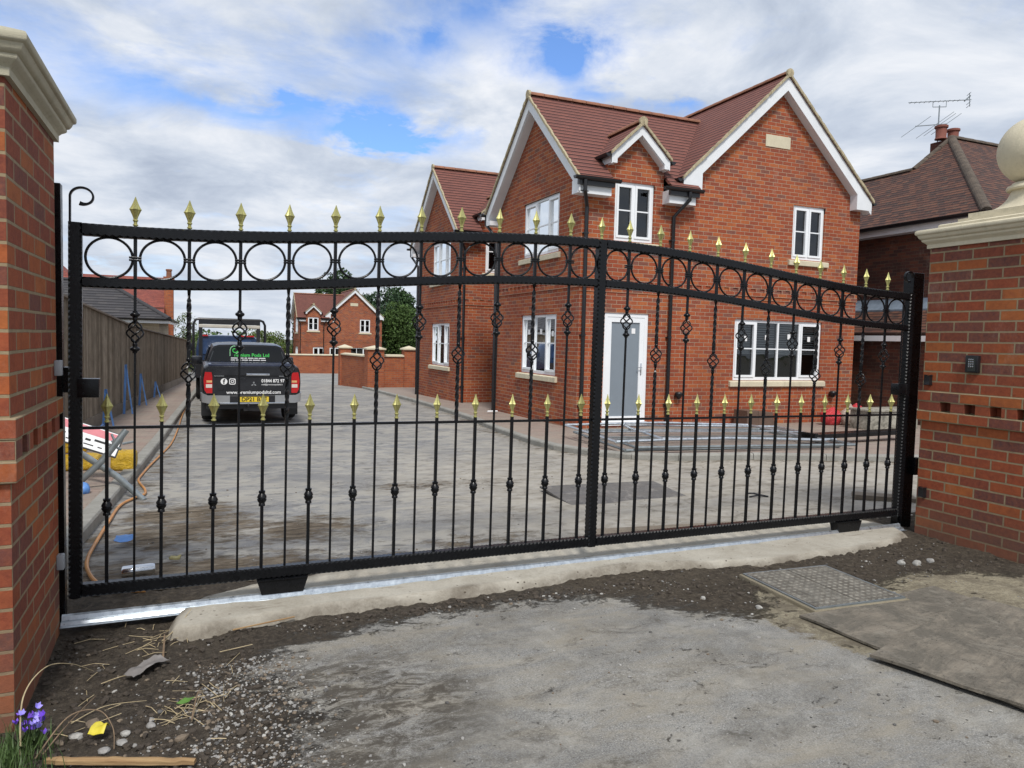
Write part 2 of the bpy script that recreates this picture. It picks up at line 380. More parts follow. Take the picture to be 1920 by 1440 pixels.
def paving():
    m = NT('block paving')
    b = m.add('ShaderNodeTexBrick'); m.link(m.map(rot=(0,0,R(2))), b.inputs['Vector']); b.inputs['Scale'].default_value = 1
    b.inputs['Brick Width'].default_value = .2; b.inputs['Row Height'].default_value = .1; b.inputs['Mortar Size'].default_value = .003
    b.inputs['Color1'].default_value = (0,0,0,1); b.inputs['Color2'].default_value = (1,1,1,1); b.inputs['Bias'].default_value = 0
    c = m.ramp(b.outputs['Color'], [(0, (.235,.17,.15)), (.3, (.28,.20,.17)), (.6, (.245,.19,.17)), (.8, (.30,.22,.185))], 'CONSTANT')
    c = m.mix(m.math('MULTIPLY', b.outputs['Fac'], .7), c, (.11,.09,.075))
    c = m.mix(m.ramp(m.noise(2.2, 6, .7), [(.35, m.g(.15)), (.7, m.g(.8))]), c, (.31,.275,.225))
    m.col(c); m.rough(.9); m.b.inputs['Specular IOR Level'].default_value = .25
    m.bump(m.math('ADD', m.math('SUBTRACT', 1.0, b.outputs['Fac']), m.math('MULTIPLY', m.noise(40, 4), .4)), .005, .8); return m.mat
M['paving'] = paving()
def earth():
    m = NT('rough grass and earth'); n = m.noise(.8, 6, .7); f = m.noise(30, 5, .75)
    c = m.ramp(f, [(.3, (.03,.045,.015)), (.6, (.075,.10,.03)), (.8, (.13,.14,.06))])
    c = m.mix(m.ramp(n, [(.45, m.g(0)), (.6, m.g(.8))]), c, (.12,.10,.07)); m.col(c); m.rough(.95); m.bump(f, .05); return m.mat
M['earth'] = earth()
def wood(name, c0, c1, sx=1, axis=2, rough=.8, mud=None):
    m = NT(name); s = [14,14,14]; s[axis] = 1.2
    n = m.noise(2.2, 6, .65, m.map(tuple(s)), .6)
    c = m.ramp(n, [(.25, c0), (.75, c1)])
    c = m.mix(m.ramp(m.noise(5, 4), [(.4, m.g(0)), (.8, m.g(.5))]), c, tuple(v*.5 for v in c0))
    if mud:
        c = m.mix(m.ramp(m.noise(3.1, 9, .82, m.map((1,1.6,1)), .6), [(.42, m.g(0)), (.56, m.g(.9))]), c, mud)
        c = m.mix(m.ramp(m.noise(4.3, 9, .82, m.map((1.5,1,1), loc=(3,7,0)), .6), [(.52, m.g(0)), (.62, m.g(.7))]), c, tuple(v*2.1 for v in mud))
        c = m.mix(m.ramp(m.noise(34, 5, .85), [(.56, m.g(0)), (.66, m.g(.75))]), c, tuple(v*.35 for v in mud))
    m.col(c); m.rough(rough); m.bump(n, .004); m.b.inputs['Specular IOR Level'].default_value = .25; return m.mat
M['fence_wood'] = wood('weathered fence board', (.15,.12,.092), (.30,.245,.195))
def per_board(mat, pitch=.098):
    t = mat.node_tree; b = t.nodes['Principled BSDF']; src = b.inputs['Base Color'].links[0].from_socket
    co = t.nodes.new('ShaderNodeTexCoord'); sp = t.nodes.new('ShaderNodeSeparateXYZ'); t.links.new(co.outputs['Object'], sp.inputs[0])
    d = t.nodes.new('ShaderNodeMath'); d.operation = 'DIVIDE'; t.links.new(sp.outputs[1], d.inputs[0]); d.inputs[1].default_value = pitch
    f = t.nodes.new('ShaderNodeMath'); f.operation = 'FLOOR'; t.links.new(d.outputs[0], f.inputs[0])
    w = t.nodes.new('ShaderNodeTexWhiteNoise'); w.noise_dimensions = '1D'; t.links.new(f.outputs[0], w.inputs['W'])
    r = t.nodes.new('ShaderNodeValToRGB'); t.links.new(w.outputs[0], r.inputs[0]); r.color_ramp.elements[0].color = (.55,.53,.5,1); r.color_ramp.elements[1].color = (1.0,1.0,1.0,1)
    x = t.nodes.new('ShaderNodeMix'); x.data_type = 'RGBA'; x.blend_type = 'MULTIPLY'; x.inputs[0].default_value = 1; t.links.new(src, x.inputs[6]); t.links.new(r.outputs[0], x.inputs[7]); t.links.new(x.outputs[2], b.inputs['Base Color'])
M['fence_board'] = wood('toned fence board', (.30,.25,.20), (.54,.46,.37)); per_board(M['fence_board'])
M['new_wood'] = wood('fresh timber', (.33,.21,.11), (.48,.33,.18))
M['ply'] = wood('muddy plywood', (.15,.13,.105), (.27,.235,.185), axis=0, mud=(.105,.095,.078))
M['ply2'] = wood('grey site plywood', (.085,.082,.083), (.16,.155,.152), axis=0, mud=(.14,.13,.12))
M['plank'] = wood('grey plank', (.16,.13,.10), (.27,.23,.18), axis=0)
M['splint'] = wood('split timber', (.24,.13,.06), (.46,.33,.17), axis=0)

# ------------------------------------------------------------------ ground sheets
struct(grid_mesh('ground', [-500,-200,-80,-40,-20,-10,-5,-2.4,0,4,8,14,20,40,80,200,500],
    [-60,-20,-2,0,3,4.3,6.5,9,12,16,20,30,40,52,62,80,120,200,400,700], lambda x, y: gz(y)-.12, M['earth']))
ASPH = [(2.62,3.12),(2.42,3.40),(2.2,3.60),(1.70,3.70),(1.08,3.67),(.57,3.57),(.34,3.49),(.14,3.33),(.05,3.20),(.26,2.95),(.30,2.80),(.24,2.62),(.17,2.45),(.12,2.2),(-.1,1.6),(-1.2,.6),
        (-8,-.5),(-8,-60),(60,-60),(60,1.4),(6.6,1.3),(4.2,1.6),(3.2,2.0),(2.9,2.35),(2.8,2.65)]
DARK = [(-9,3.3),(-3,2.6),(-.7,1.5),(-.1,1.6),(.12,2.2),(.30,2.80),(.05,3.2),(.34,3.49),(.57,3.57),(1.08,3.67),(1.7,3.70),(2.15,3.60),(2.45,3.25),(2.75,3.05),(2.9,3.35),(3.7,3.2),(4.3,3.35),(5.0,3.0),(5.3,2.6),(9,2.6),(9,5),(-9,5)]
SCUFF = [(.2,3.3),(.8,3.2),(1.1,2.8),(.95,2.45),(.6,2.2),(.1,2.2)]
def asoil(x, y):
    if y < .3: return 0
    a = pdist((x, y), DARK)
    return sstep(-.30, .14, a)*.9+.1*sstep(0,.2,a)
def asand(x, y):
    if x < 2: return 0
    return 1-sstep(-.16, .18, pdist((x, y), ASPH))
def ascuff(x, y): return sstep(-.15, .2, pdist((x, y), SCUFF)) if -.3 < x < 1.6 else 0
def az(x, y):
    s = asoil(x, y)
    return gz(y) + .012*s*fbm(x, y, 3.2, 4) + .012*s*fbm(x, y, 17, 2) - .008*s*(1-sstep(3.5,4.2,y)) + .003*fbm(x, y, 1.3)
xs = frange(-1.1, 6.9, 400); ys = frange(1.1, 4.5, 170)
struct(grid_mesh('apron', xs, ys, az, M['apron'], {'soil': asoil, 'sand': asand, 'scuff': ascuff}))
ro = [-60,-20,-8,-4,-2,-1.1,0,2,4,6.9,9,14,30,60]
struct(grid_mesh('front_road', ro, [-60,-30,-12,-5,-2,-1,0,.5,1.1], lambda x, y: gz(y) - (.004 if y > 1 and -1.1 <= x <= 6.9 else 0), M['apron'], {'soil': asoil, 'sand': asand, 'scuff': ascuff}))
struct(grid_mesh('verge', [-60,-20,-8,-4,-2,-1.1], [1.1,2,3,4.5], lambda x, y: gz(y), M['earth']))
struct(grid_mesh('verge', [6.9,9,14,30,60], [1.1,2,3,4.5], lambda x, y: gz(y), M['earth']))

# estate road between the kerbs
KL = lambda y: -.785+.0345*(y-4.6)
def amud(x, y):
    v = .95*(1-sstep(.15, 1.5, (y-4.3)+.55*max(0, x-.3)))            # soil just behind the gate, left side
    v = max(v, .72*(1-sstep(.2, 1.0, math.hypot((x+.1)/1.0, (y-6.2)/1.6))))
    v = max(v, .74*(1-sstep(.1, 1.0, math.hypot((x-.75)/.9, (y-5.7)/.9))))
    v = max(v, .5*(1-sstep(.1, 1.0, math.hypot((x-2.2)/1.6, (y-7.4)/.5))))
    v = max(v, .42*(1-sstep(0, .5, abs(x-KL(y)-.15))))
    v = max(v, .45*(1-sstep(.0, .5, pdistl(x, y))))
    v = max(v, .45*(1-sstep(.2,1, math.hypot((x-1.9)/1.2,(y-4.9)/.35))))
    return v
KR = [(30,-1.0),(11.5,5.9),(8.79,7.1),(7.01,7.95),(5.95,8.2),(5.4,8.5),(5.08,9.0),(4.86,9.8),(4.85,10.6),(5.02,12.6),(5.25,14.6),(5.45,18.5),(5.62,24),(5.75,28),(6.0,34),(7.5,44),(9,49)]
def pdistl(x, y):
    b = 9
    for (x0, y0), (x1, y1) in zip(KR[1:12], KR[2:13]):
        dx, dy = x1-x0, y1-y0; t = max(0, min(1, ((x-x0)*dx+(y-y0)*dy)/(dx*dx+dy*dy)))
        b = min(b, math.hypot(x0+t*dx-x, y0+t*dy-y))
    return b
def adust(x, y):
    v = sstep(.8, 3.2, x)*(1-sstep(7.5, 11.5, y))
    return min(1, v*.75+.30*(1-sstep(0, 1.2, pdistl(x, y))))
xr = frange(-1.2, 10.8, 150)
yr = frange(4.42, 12.9, 130)+frange(13.1, 30, 80)[0:]+[33,36,40,44,48,52]
struct(grid_mesh('road', xr, yr, lambda x, y: gz(y)+.005*fbm(x, y, .9), M['road'], {'mud': amud, 'dust': adust}))
struct(grid_mesh('road', [10.8,16,24,40], [4.42,6,9,14,20,30,40,52], lambda x, y: gz(y)-.002, M['road'], {'mud': lambda x, y: .2, 'dust': lambda x, y: .4}))
# pavements
def pave(name, poly, off, x0, x1, y0, y1, nx, ny, ext=None):
    struct(grid_mesh(name, frange(x0, x1, nx), frange(y0, y1, ny), lambda x, y: gz(y)+off, M['paving'], keep=lambda x, y: pdist((x, y), poly) > -.01))
pave('pavement', [(-2.6,4.5),(KL(4.5)-.06,4.5),(KL(34)-.06,34),(-2.6,34)], .085, -2.6, .3, 4.5, 34, 58, 120)
PR = [(x+.05, y+.04) for x, y in KR[1:]]+[(20,49),(20,5.9)]
pave('pavement', PR, .07, 4.8, 16, 5.9, 34, 224, 560)
# kerbs: a swept section with joints
def kerb(name, line, off, side):
    b = MB(); pts = []
    for (x0, y0), (x1, y1) in zip(line, line[1:]):
        n = max(1, int(math.hypot(x1-x0, y1-y0)/.9))
        for i in range(n): pts.append((x0+(x1-x0)*i/n, y0+(y1-y0)*i/n))
    pts.append(line[-1])
    for (x0, y0), (x1, y1) in zip(pts, pts[1:]):
        d = Vector((x1-x0, y1-y0, 0)); l = d.length; d.normalize(); nrm = Vector((-d.y, d.x, 0))*side
        g = .004
        sec = [(0,-.1),(0,off-.022),(.010,off-.004),(.024,off),(.125,off),(.125,-.1)]
        A = [Vector((x0, y0, gz(y0)+z))+d*g+nrm*u for u, z in sec]; B = [Vector((x1, y1, gz(y1)+z))-d*g+nrm*u for u, z in sec]
        b.loft([A, B])
    return struct(b.build(name, M['kerb']))
kerb('kerb', [(KL(y), y) for y in (4.5,12,19,34)], .10, 1)
kerb('kerb', KR[1:], .085, -1)

# concrete threshold slab under the gate
GY = lambda x: 4.05+.03*(x-2.3)
SL = [(-.13,3.70),(-.02,3.655),(.2,3.70),(.56,3.755),(1.12,3.76),(1.78,3.80),(2.5,3.88),(3.0,3.76),(3.4,3.70),(3.9,3.71),(4.3,3.74),(4.7,3.80),(4.98,3.93),(5.08,4.1),(5.0,4.45),(3.5,4.40),(2.0,4.36),(.7,4.32),(.25,4.22),(.0,4.10),(-.08,3.97),(-.12,3.85)]
def slz(x, y):
    d = pdist((x, y), SL)+.010*fn(x, y, 7)+.004*fn(x, y, 30)
    tilt = -.005*(x-.0)
    return -.03+(.078+tilt)*sstep(-.035, .03, d)+.003*fbm(x, y, 4)
def aedge(x, y):
    d = pdist((x, y), SL); return .75*(1-sstep(-.01, .06, d+.07*fn(x, y, 3)))
struct(grid_mesh('concrete_slab', frange(-.25, 5.2, 300), frange(3.56, 4.52, 60), slz, M['slab'], {'edge': aedge}, keep=lambda x, y: pdist((x, y), SL) > -.06))

# ------------------------------------------------------------------ gate pillars
def pillar(x0, x1, y0, y1, zt, label, stone):
    t = empty('gate_pillar', ((x0+x1)/2, (y0+y1)/2, 0), label, 'pillar', 'gate pillars')
    cx, cy = (x0+x1)/2, (y0+y1)/2; a, b_ = (x1-x0)/2, (y1-y0)/2
    b = MB(); b.box((-a,-b_,-.3), (a,b_,.8850)); b.box((-a,-b_,1.11), (a,b_,zt)); b.box((-a+.06,-b_+.06,.88), (a-.06,b_-.06,1.115))
    b.build('brick_shaft', M['pillar_brick'], t)
    # corbelled band: projecting course, dentils, projecting course
    q = MB(); e = .022
    q.bbox((-a-e,-b_-e,.885), (a+e,b_+e,.9600), .004); q.bbox((-a-e,-b_-e,1.035), (a+e,b_+e,1.110), .004)
    def dents(u0, u1, f):
        n = int((u1-u0)/.17); s = (u1-u0)/n
        for i in range(n):
            p0 = f(u0+i*s, 0); p1 = f(u0+i*s+s*.56, 1)
            q.box([min(p0[k], p1[k]) for k in range(3)], [max(p0[k], p1[k]) for k in range(3)])
    za, zb = .9603, 1.0347
    for sgn in (-1, 1):
        dents(-b_-e+.004, b_+e, lambda u, k: (sgn*(a+e-.003) if k == 0 else sgn*(a-.07), u, za if k == 0 else zb))
        dents(-a-e+.004, a+e, lambda u, k: (u, sgn*(b_+e-.0045) if k == 0 else sgn*(b_-.07), za if k == 0 else zb))
    q.build('corbel_band', M['pillar_brick'], t)
    # moulded cap
    c = MB()
    prof = [(.005,0),(.018,0),(.018,.028),(.028,.040),(.042,.050),(.046,.056),(.046,.066),(.054,.070),(.062,.082),(.068,.098),(.076,.102),(.080,.110),(.080,.126),(.076,.134),(.066,.139)]
    if zt > 2.22: prof += [(.0,.165),(-a*.6,.20)]
    else: prof += [(-.03,.142),(-.03,.172),(-.04,.18),(-.12,.184),(-.12,.215)]
    rings = [[(sx*(a+e_), sy*(b_+e_), zt+z) for sx, sy in ((-1,-1),(1,-1),(1,1),(-1,1))] for e_, z in prof]
    c.loft(rings); c.build('cap', stone, t, smooth=True)
    return t, cx, cy
M['stoneR'] = M['stone_green']
pl, _, _ = pillar(-1.50, -.605, 3.00, 3.905, 2.262, 'red brick gate pillar with moulded stone cap and no ball, left of the gate', M['stone_green'])
pr, prx, pry = pillar(5.135, 6.035, 3.08, 3.985, 2.195, 'red brick gate pillar carrying the stone ball and the keypad, right of the gate', M['stone'])
# ball finial: rests on the cap
bf = empty('ball_finial', (prx, pry, 2.195+.215), 'large pale stone ball on a flared neck standing on the right gate pillar', 'finial')
b = MB(); prof = []
for i in range(9):
    q = i/8; prof.append((.275-.125*math.sin(q*PI/2), .045+.16*(1-math.cos(q*PI/2))))
rings = []
b.box((-.285,-.285,0), (.285,.285,.04))
for i in range(10):
    q = i/9; hw = .27-.13*math.sin(q*PI/2)**.8; z = .04+.15*(1-math.cos(q*PI/2)); k = q
    ring = []
    for j in range(48):
        a_ = 2*PI*j/48+PI/4; ca, sa = math.cos(a_), math.sin(a_)
        rs = 1/max(abs(ca), abs(sa)); rr = hw*(rs*(1-k)+1*k)
        ring.append((rr*ca, rr*sa, z))
    rings.append(ring)
b.loft(rings); b.build('flared_base', M['stone'], bf, smooth=True)
b = MB(); b.lathe([(.14,.19),(.165,.192),(.172,.205),(.165,.222),(.145,.228),(.135,.245)], n=48); b.build('neck_ring', M['stone'], bf, smooth=True)
b = MB(); bm = bmesh.new(); bmesh.ops.create_uvsphere(bm, u_segments=64, v_segments=40, radius=.243)
b.bm(bm, mat=Matrix.Translation((0,0,.478))); b.build('ball', M['stone'], bf, smooth=True)

# keypad on the right pillar (flat face looking back over the drive)
kp = empty('keypad', (5.135, 3.585, 1.33), 'black access keypad with twelve silver buttons on the right gate pillar', 'keypad')
b = MB(); b.bbox((-.032,-.048,-.062), (0,.048,.062), .005); b.build('housing', M['blackplastic'], kp, smooth=True)
b = MB(); b.box((-.034,-.030,-.050), (-.0325,.030,.048)); b.build('keypad_plate', simple('keypad plate', (.05,.058,.055), .3, metal=.4), kp)
b = MB()
for i in range(3):
    for j in range(4): b.bbox((-.038, -.020+i*.0145, .026-j*.0165), (-.0345, -.0095+i*.0145, .0365-j*.0165), .001)
b.build('button_grid', M['chrome'], kp, smooth=True)
def sensor(x, y, z, s, label, mat, name='photocell', group='small safety sensors on the gate pillars'):
    b = MB(); b.bbox((0,-.022,-.035), (s*.030,.022,.035), .005); o = b.build(name, mat, smooth=True, loc=(x,y,z)); return tag(o, label, 'sensor', group)
sensor(5.135, 3.93, 1.195, -1, 'small black sensor box high on the right pillar, left of the keypad', M['blackplastic'])
sensor(5.135, 3.925, .33, -1, 'small black sensor box low on the right pillar near the ground', M['blackplastic'])
sensor(-.605, 3.86, 1.245, 1, 'small grey sensor box high on the edge of the left pillar', M['greybox'])
sensor(-.605, 3.86, .355, 1, 'small grey sensor box low on the edge of the left pillar', M['greybox'])

# posts behind the pillars
b = MB(); b.bbox((-.025,-.03,-.15), (.025,.03,2.10), .003)
b.box((-.02,-.02,1.12), (.055,.06,1.24))
tag(b.build('guide_post', M['gate'], loc=(-.625,4.06,0)), 'slim black steel guide post fixed behind the left gate pillar', 'post')
b = MB(); b.bbox((-.055,-.05,-.15), (.055,.05,2.03), .004); b.bbox((-.075,-.03,.02), (.0,.03,.10), .003); b.bbox((.02,-.09,.42),(.075,-.05,.56),.004)
tag(b.build('guide_post', M['gate'], loc=(5.245,4.20,0)), 'thick black steel box post between the gate and the right pillar', 'post')

# ------------------------------------------------------------------ the gate
G0 = Vector((-.548, GY(-.548), 0)); GA = math.atan(.03)
gate = empty('sliding_gate', G0, 'wide black wrought iron driveway gate with gold spear tips and a row of rings', 'gate', rot=(0, math.radians(.50), GA))
GW = 5.665; BAY = .2365
tz = lambda s: 1.915+.085*(1-math.cos(2*PI*s/GW))
def hammered(pts, w, h, name, vert=False, step=.013):
    """square tube with hammered edges swept along pts in the gate plane"""
    P = []
    for (a, b_) in zip(pts, pts[1:]):
        a = Vector(a); b_ = Vector(b_); n = max(1, int((b_-a).length/step))
        P += [a+(b_-a)*i/n for i in range(n)]
    P.append(Vector(pts[-1])); rings = []
    for i, p in enumerate(P):
        t = (P[min(i+1, len(P)-1)]-P[max(i-1, 0)]).normalized()
        nrm = Vector((-t.z, 0, t.x)); c = .0105 if i % 2 == 0 else .0030
        ring = []
        for sa, sb in ((-1,-1),(1,-1),(1,1),(-1,1)):
            A = p+nrm*sa*(h/2)+Vector((0,1,0))*sb*(w/2)
            da = nrm*(-sa)*c; db = Vector((0,1,0))*(-sb)*c
            ring += [A+db, A+da] if sa*sb > 0 else [A+da, A+db]
        rings.append(ring)
    b = MB(); b.loft(rings); return b.build(name, M['gate'], gate)
hammered([(0,0,.15), (0,0,1.915)], .050, .056, 'stile')
hammered([(GW,0,.15), (GW,0,1.915)], .058, .058, 'stile')
hammered([(GW/2,-.002,.15), (GW/2,-.002,2.080)], .060, .058, 'stile')
N = 60
for s0, s1 in ((.0291, GW/2-.0315), (GW/2+.0315, GW-.0291)):
    hammered([(s, 0, tz(s)-.029) for s in frange(s0-.058 if s0 < 1 else s0, s1 if s0 < 1 else s1+.058, N)] if False else [(s, 0, tz(s)-.029) for s in frange(s0, s1, N)], .056, .056, 'top_rail')
    hammered([(s, 0, tz(s)-.272) for s in frange(s0, s1, N)], .052, .048, 'ring_rail')
    hammered([(s0, 0, .182), (s1, 0, .182)], .056, .060, 'bottom_rail')
    b = MB(); b.box((s0, -.008, .951), (s1, .008, .965)); b.build('middle_rail', M['gate'], gate)
def lerp_bar(b, s, z0, z1, r, n=4, twist=None):
    """square bar with optional twisted stretch"""
    zs = [z0]; 
    if twist:
        za, zb = twist; k = max(4, int((zb-za)/.006)); zs += [za+(zb-za)*i/k for i in range(k+1)]
    zs.append(z1); rings = []
    for z in zs:
        q = 0
        if twist and twist[0] <= z <= twist[1]: q = (z-twist[0])/.075*PI*.5*1.6
        if twist and z > twist[1]: q = 0
        rings.append([(s+r*1.41*math.cos(q+PI/4+PI/2*j), r*1.41*math.sin(q+PI/4+PI/2*j), z) for j in range(4)])
    b.loft(rings)
def basket_mb(h=.100, w=.031):
    b = MB()
    for k in range(4):
        pts = []
        for i in range(13):
            q = i/12; a = 2*PI*k/4+q*PI*1.1; rr = .006+w*math.sin(PI*q)**.85
            pts.append((rr*math.cos(a), rr*math.sin(a), -h/2+h*q))
        b.tube(pts, .0045, 6)
    for z in (-h/2, h/2):
        s_ = 1 if z > 0 else -1
        b.lathe([(.007,0),(.011,.006),(.012,.014),(.009,.020),(.007,.024)] if s_ > 0 else [(.007,-.024),(.009,-.020),(.012,-.014),(.011,-.006),(.007,0)], (0,0,z), 12)
    return b
bk = basket_mb().build('basket', M['gate'], gate, smooth=True); bk_used = False
def coll_mb():
    b = MB(); b.lathe([(.008,-.020),(.012,-.016),(.012,-.012),(.021,-.006),(.023,0),(.021,.006),(.012,.012),(.012,.016),(.008,.020)], n=14); return b
cl_ = coll_mb().build('collar', M['gate'], gate, smooth=True); cl_used = False
def knuck_mb():
    b = MB(); b.lathe([(.009,-.042),(.0165,-.040),(.0165,-.030),(.014,-.026),(.0225,-.012),(.0245,-.004),(.021,-.003),(.021,.003),(.0245,.004),(.0225,.012),(.014,.026),(.0165,.030),(.0165,.040),(.009,.042)], n=16); return b
kn = knuck_mb().build('knuckle', M['gate'], gate, smooth=True); kn_used = False
def spear_mb():
    b = MB(); S = .150
    b.lathe([(.008,0),(.008,.004),(.0135,.007),(.0135,.012),(.009,.015),(.009,.026),(.0135,.030),(.0135,.035),(.009,.038)], n=14)
    # four-winged blade with concave flanks
    prof = [(.009,.036),(.013,.050),(.019,.064),(.0265,.080),(.031,.087),(.0265,.093),(.0185,.107),(.012,.122),(.0065,.136),(.0015,S)]
    rings = []
    for r_, z in prof:
        ring = []
        for j in range(16):
            a = 2*PI*j/16+PI/2*0; k = abs(((j % 4)/2)-1)          # 1 on a rib, 0 between ribs
            ring.append((r_*(.60+.40*k**1.3)*math.cos(a), r_*(.60+.40*k**1.3)*math.sin(a), z))
        rings.append(ring)
    b.loft(rings); return b
sp = spear_mb().build('spear_tip', M['gold'], gate, smooth=False); sp.scale = (.88,.88,.95); sp_used = False
def place(src, parent, x, z, used, rz=0):
    o = src if not used else src.copy()
    if used: COL.objects.link(o)
    o.parent = parent; o.location = (x, 0, z); o.rotation_euler = (0,0,rz); return True
def sx(k):      # k = 0..24
    return .011+BAY*k if k <= 12 else -.034+BAY*k
ring = None
random.seed(3)
for k in range(1, 24):
    if k == 12:
        sp_used = place(sp, gate, GW/2, 2.080, sp_used); continue
    s = sx(k); t_ = tz(s); A = (k % 2 == 1) if k < 12 else (k % 2 == 1)
    b = MB(); z2 = t_-.296
    lerp_bar(b, s, t_-.055, t_-.250, .0075) if False else lerp_bar(b, s, t_-.252, t_-.054, .008)
    if A:
        zc = t_-.50
        lerp_bar(b, s, zc+.075, z2, .0065); lerp_bar(b, s, .21, zc-.075, .0052)
    else:
        zc = t_-.70
        lerp_bar(b, s, zc+.072, z2, .0085, twist=(zc+.11, z2-.05)); lerp_bar(b, s, .965, zc-.072, .0085, twist=(1.0, zc-.11)); lerp_bar(b, s, .21, .951, .0055)
    bar = b.build('tall_bar', M['gate'], gate)
    bk_used = place(bk, bar, s, zc, bk_used, rz=random.random())
    if A:
        for dz in (.083, -.083): cl_used = place(cl_, bar, s, zc+dz, cl_used)
    sp_used = place(sp, bar, s, t_-.001, sp_used, rz=random.uniform(-.25,.25))
for k in range(24):
    s = sx(k+.5)
    if k == 12: s = sx(12.5)
    b = MB(); lerp_bar(b, s, .21, .951, .0078); lerp_bar(b, s, .965, .982, .0078)
    bar = b.build('short_bar', M['gate'], gate)
    kn_used = place(kn, bar, s, .575, kn_used)
    sp_used = place(sp, bar, s, .978, True, rz=random.uniform(-.3,.3))
# rings between the two upper rails
ctr = []
for k in range(24):
    a = sx(k) if k else .029; c = sx(k+1) if k < 23 else GW-.029
    if k == 11: c = GW/2-.031
    if k == 12: a = GW/2+.031
    ctr.append(((a+c)/2, min((c-a)/2-(.004 if k in (0,11,12,23) else .012), .0985)))
for k, (s, r_) in enumerate(ctr):
    t_ = tz(s); zc = t_-.1525; b = MB(); hh = .0945
    pts = [(s+r_*math.cos(2*PI*i/40), 0, zc+hh*math.sin(2*PI*i/40)+ (tz(s+.05)-tz(s-.05))*10*r_*math.cos(2*PI*i/40)*1.0) for i in range(41)]
    n_ = 8; rings = []
    for i, p in enumerate(pts[:-1]):
        p = Vector(p); d = Vector((math.cos(2*PI*i/40), 0, math.sin(2*PI*i/40)))
        rings.append([p+d*.0062*math.cos(2*PI*j/n_)+Vector((0,.0062*math.sin(2*PI*j/n_),0)) for j in range(n_)])
    rings.append(rings[0]); b.loft(rings, cap=False); b.build('ring', M['gate'], gate, smooth=True)
for k in range(1, 24):
    if k == 12: continue
    s = sx(k); zc = tz(s)-.1525; b = MB()
    for dz in (-.006, .006): b.bbox((s-.027, -.011, zc+dz-.0045), (s+.027, .011, zc+dz+.0045), .002)
    b.build('ring_clip', M['gate'], gate)
# scrolls on top of the outer stiles
for s, d in ((-.022, 1), (GW+.022, -1)):
    b = MB(); pts = [(s, 0, 1.90), (s, 0, 2.02)]; cz = 2.035
    for i in range(29):
        q = i/28; a = PI-q*PI*1.62*1.0; rr = .052*(1-.32*q)
        cxx = s+d*.052
        pts.append((cxx+d*rr*math.cos(a)*1.0, 0, cz+rr*math.sin(a)*.9))
    k = len(pts)
    secs = []
    for i, p in enumerate(pts):
        p = Vector(p); t = (Vector(pts[min(i+1,k-1)])-Vector(pts[max(i-1,0)])).normalized(); nn = Vector((-t.z,0,t.x))
        h_ = .0045 if i < k-6 else .0045+.001*(i-k+6)
        secs.append([p-nn*h_-Vector((0,.010,0)), p+nn*h_-Vector((0,.010,0)), p+nn*h_+Vector((0,.010,0)), p-nn*h_+Vector((0,.010,0))])
    b.loft(secs); b.build('scroll', M['gate'], gate)
# catch plates and roller carriages
for s, z0 in ((.055, 1.105), (GW-.075, 1.115)):
    b = MB(); b.bbox((s-.045,-.045,z0), (s+.045,.030,z0+.088), .003); b.tube([(s-.02,-.047,z0+.02),(s-.02,-.052,z0+.02)], .005); b.tube([(s-.02,-.047,z0+.066),(s-.02,-.052,z0+.066)], .005)
    b.build('catch_box', M['gate'], gate, smooth=True)
for s in (.945, 5.10):
    b = MB(); 
    b.prism([(s-.13,.150),(s+.13,.150),(s+.105,.072),(s-.105,.072)], -.038, .038, lambda a, c, h: (a, h, c)); b.box((s-.12,-.045,.146),(s+.12,.045,.151))
    o = b.build('roller_carriage', M['gate'], gate)
    w = MB(); w.tube([(s-.06,-.02,.088),(s-.06,.02,.088)], .034, 20); w.tube([(s+.06,-.02,.088),(s+.06,.02,.088)], .034, 20)
    w.build('roller_wheel', M['steel'], o, smooth=True)

# galvanised ground track
b = MB(); secs = []
for x in frange(-.60, 5.12, 40):
    y = GY(x)-.02; z = .050-.0062*(x+.6)
    pr_ = [(-.075,-.012),(-.050,-.010),(-.042,.002),(-.018,.004),(-.012,.022),(0,.028),(.012,.022),(.018,.004),(.055,.002),(.055,-.004),(-.040,-.010),(-.060,-.020)]
    secs.append([(x, y+u, z+w) for u, w in pr_])
b.loft(secs); tag(b.build('gate_track', M['galv'], smooth=True), 'shiny galvanised steel ground track running under the sliding gate', 'track')

# ------------------------------------------------------------------ houses
def wall(b, ax, c, u0, u1, z0, z1, holes=(), top=None, rev=.10, inward=1, open_top=None):
    """axis-aligned wall with openings. ax='y': plane y=c, u=x; ax='x': plane x=c, u=y.  top: gable polygon points above z1"""
    f = (lambda u, d, z: (u, c+d*inward, z)) if ax == 'y' else (lambda u, d, z: (c+d*inward, u, z))
    us = sorted({u0, u1}|{h[0] for h in holes}|{h[1] for h in holes}); zs = sorted({z0, z1}|{h[2] for h in holes}|{h[3] for h in holes})
    for i in range(len(us)-1):
        for j in range(len(zs)-1):
            um, zm = (us[i]+us[i+1])/2, (zs[j]+zs[j+1])/2
            if any(h[0] < um < h[1] and h[2] < zm < h[3] for h in holes): continue
            b.add([f(us[i],0,zs[j]), f(us[i+1],0,zs[j]), f(us[i+1],0,zs[j+1]), f(us[i],0,zs[j+1])], [(0,1,2,3)])
    for a, e, p, q in holes:
        b.add([f(a,0,p),f(a,rev,p),f(a,rev,q),f(a,0,q)], [(0,1,2,3)]); b.add([f(e,0,p),f(e,rev,p),f(e,rev,q),f(e,0,q)], [(0,1,2,3)])
        b.add([f(a,0,p),f(e,0,p),f(e,rev,p),f(a,rev,p)], [(0,1,2,3)]); 
        if q != open_top: b.add([f(a,0,q),f(e,0,q),f(e,rev,q),f(a,rev,q)], [(0,1,2,3)])
    if top: b.add([f(u,0,z) for u, z in top], [tuple(range(len(top)))])

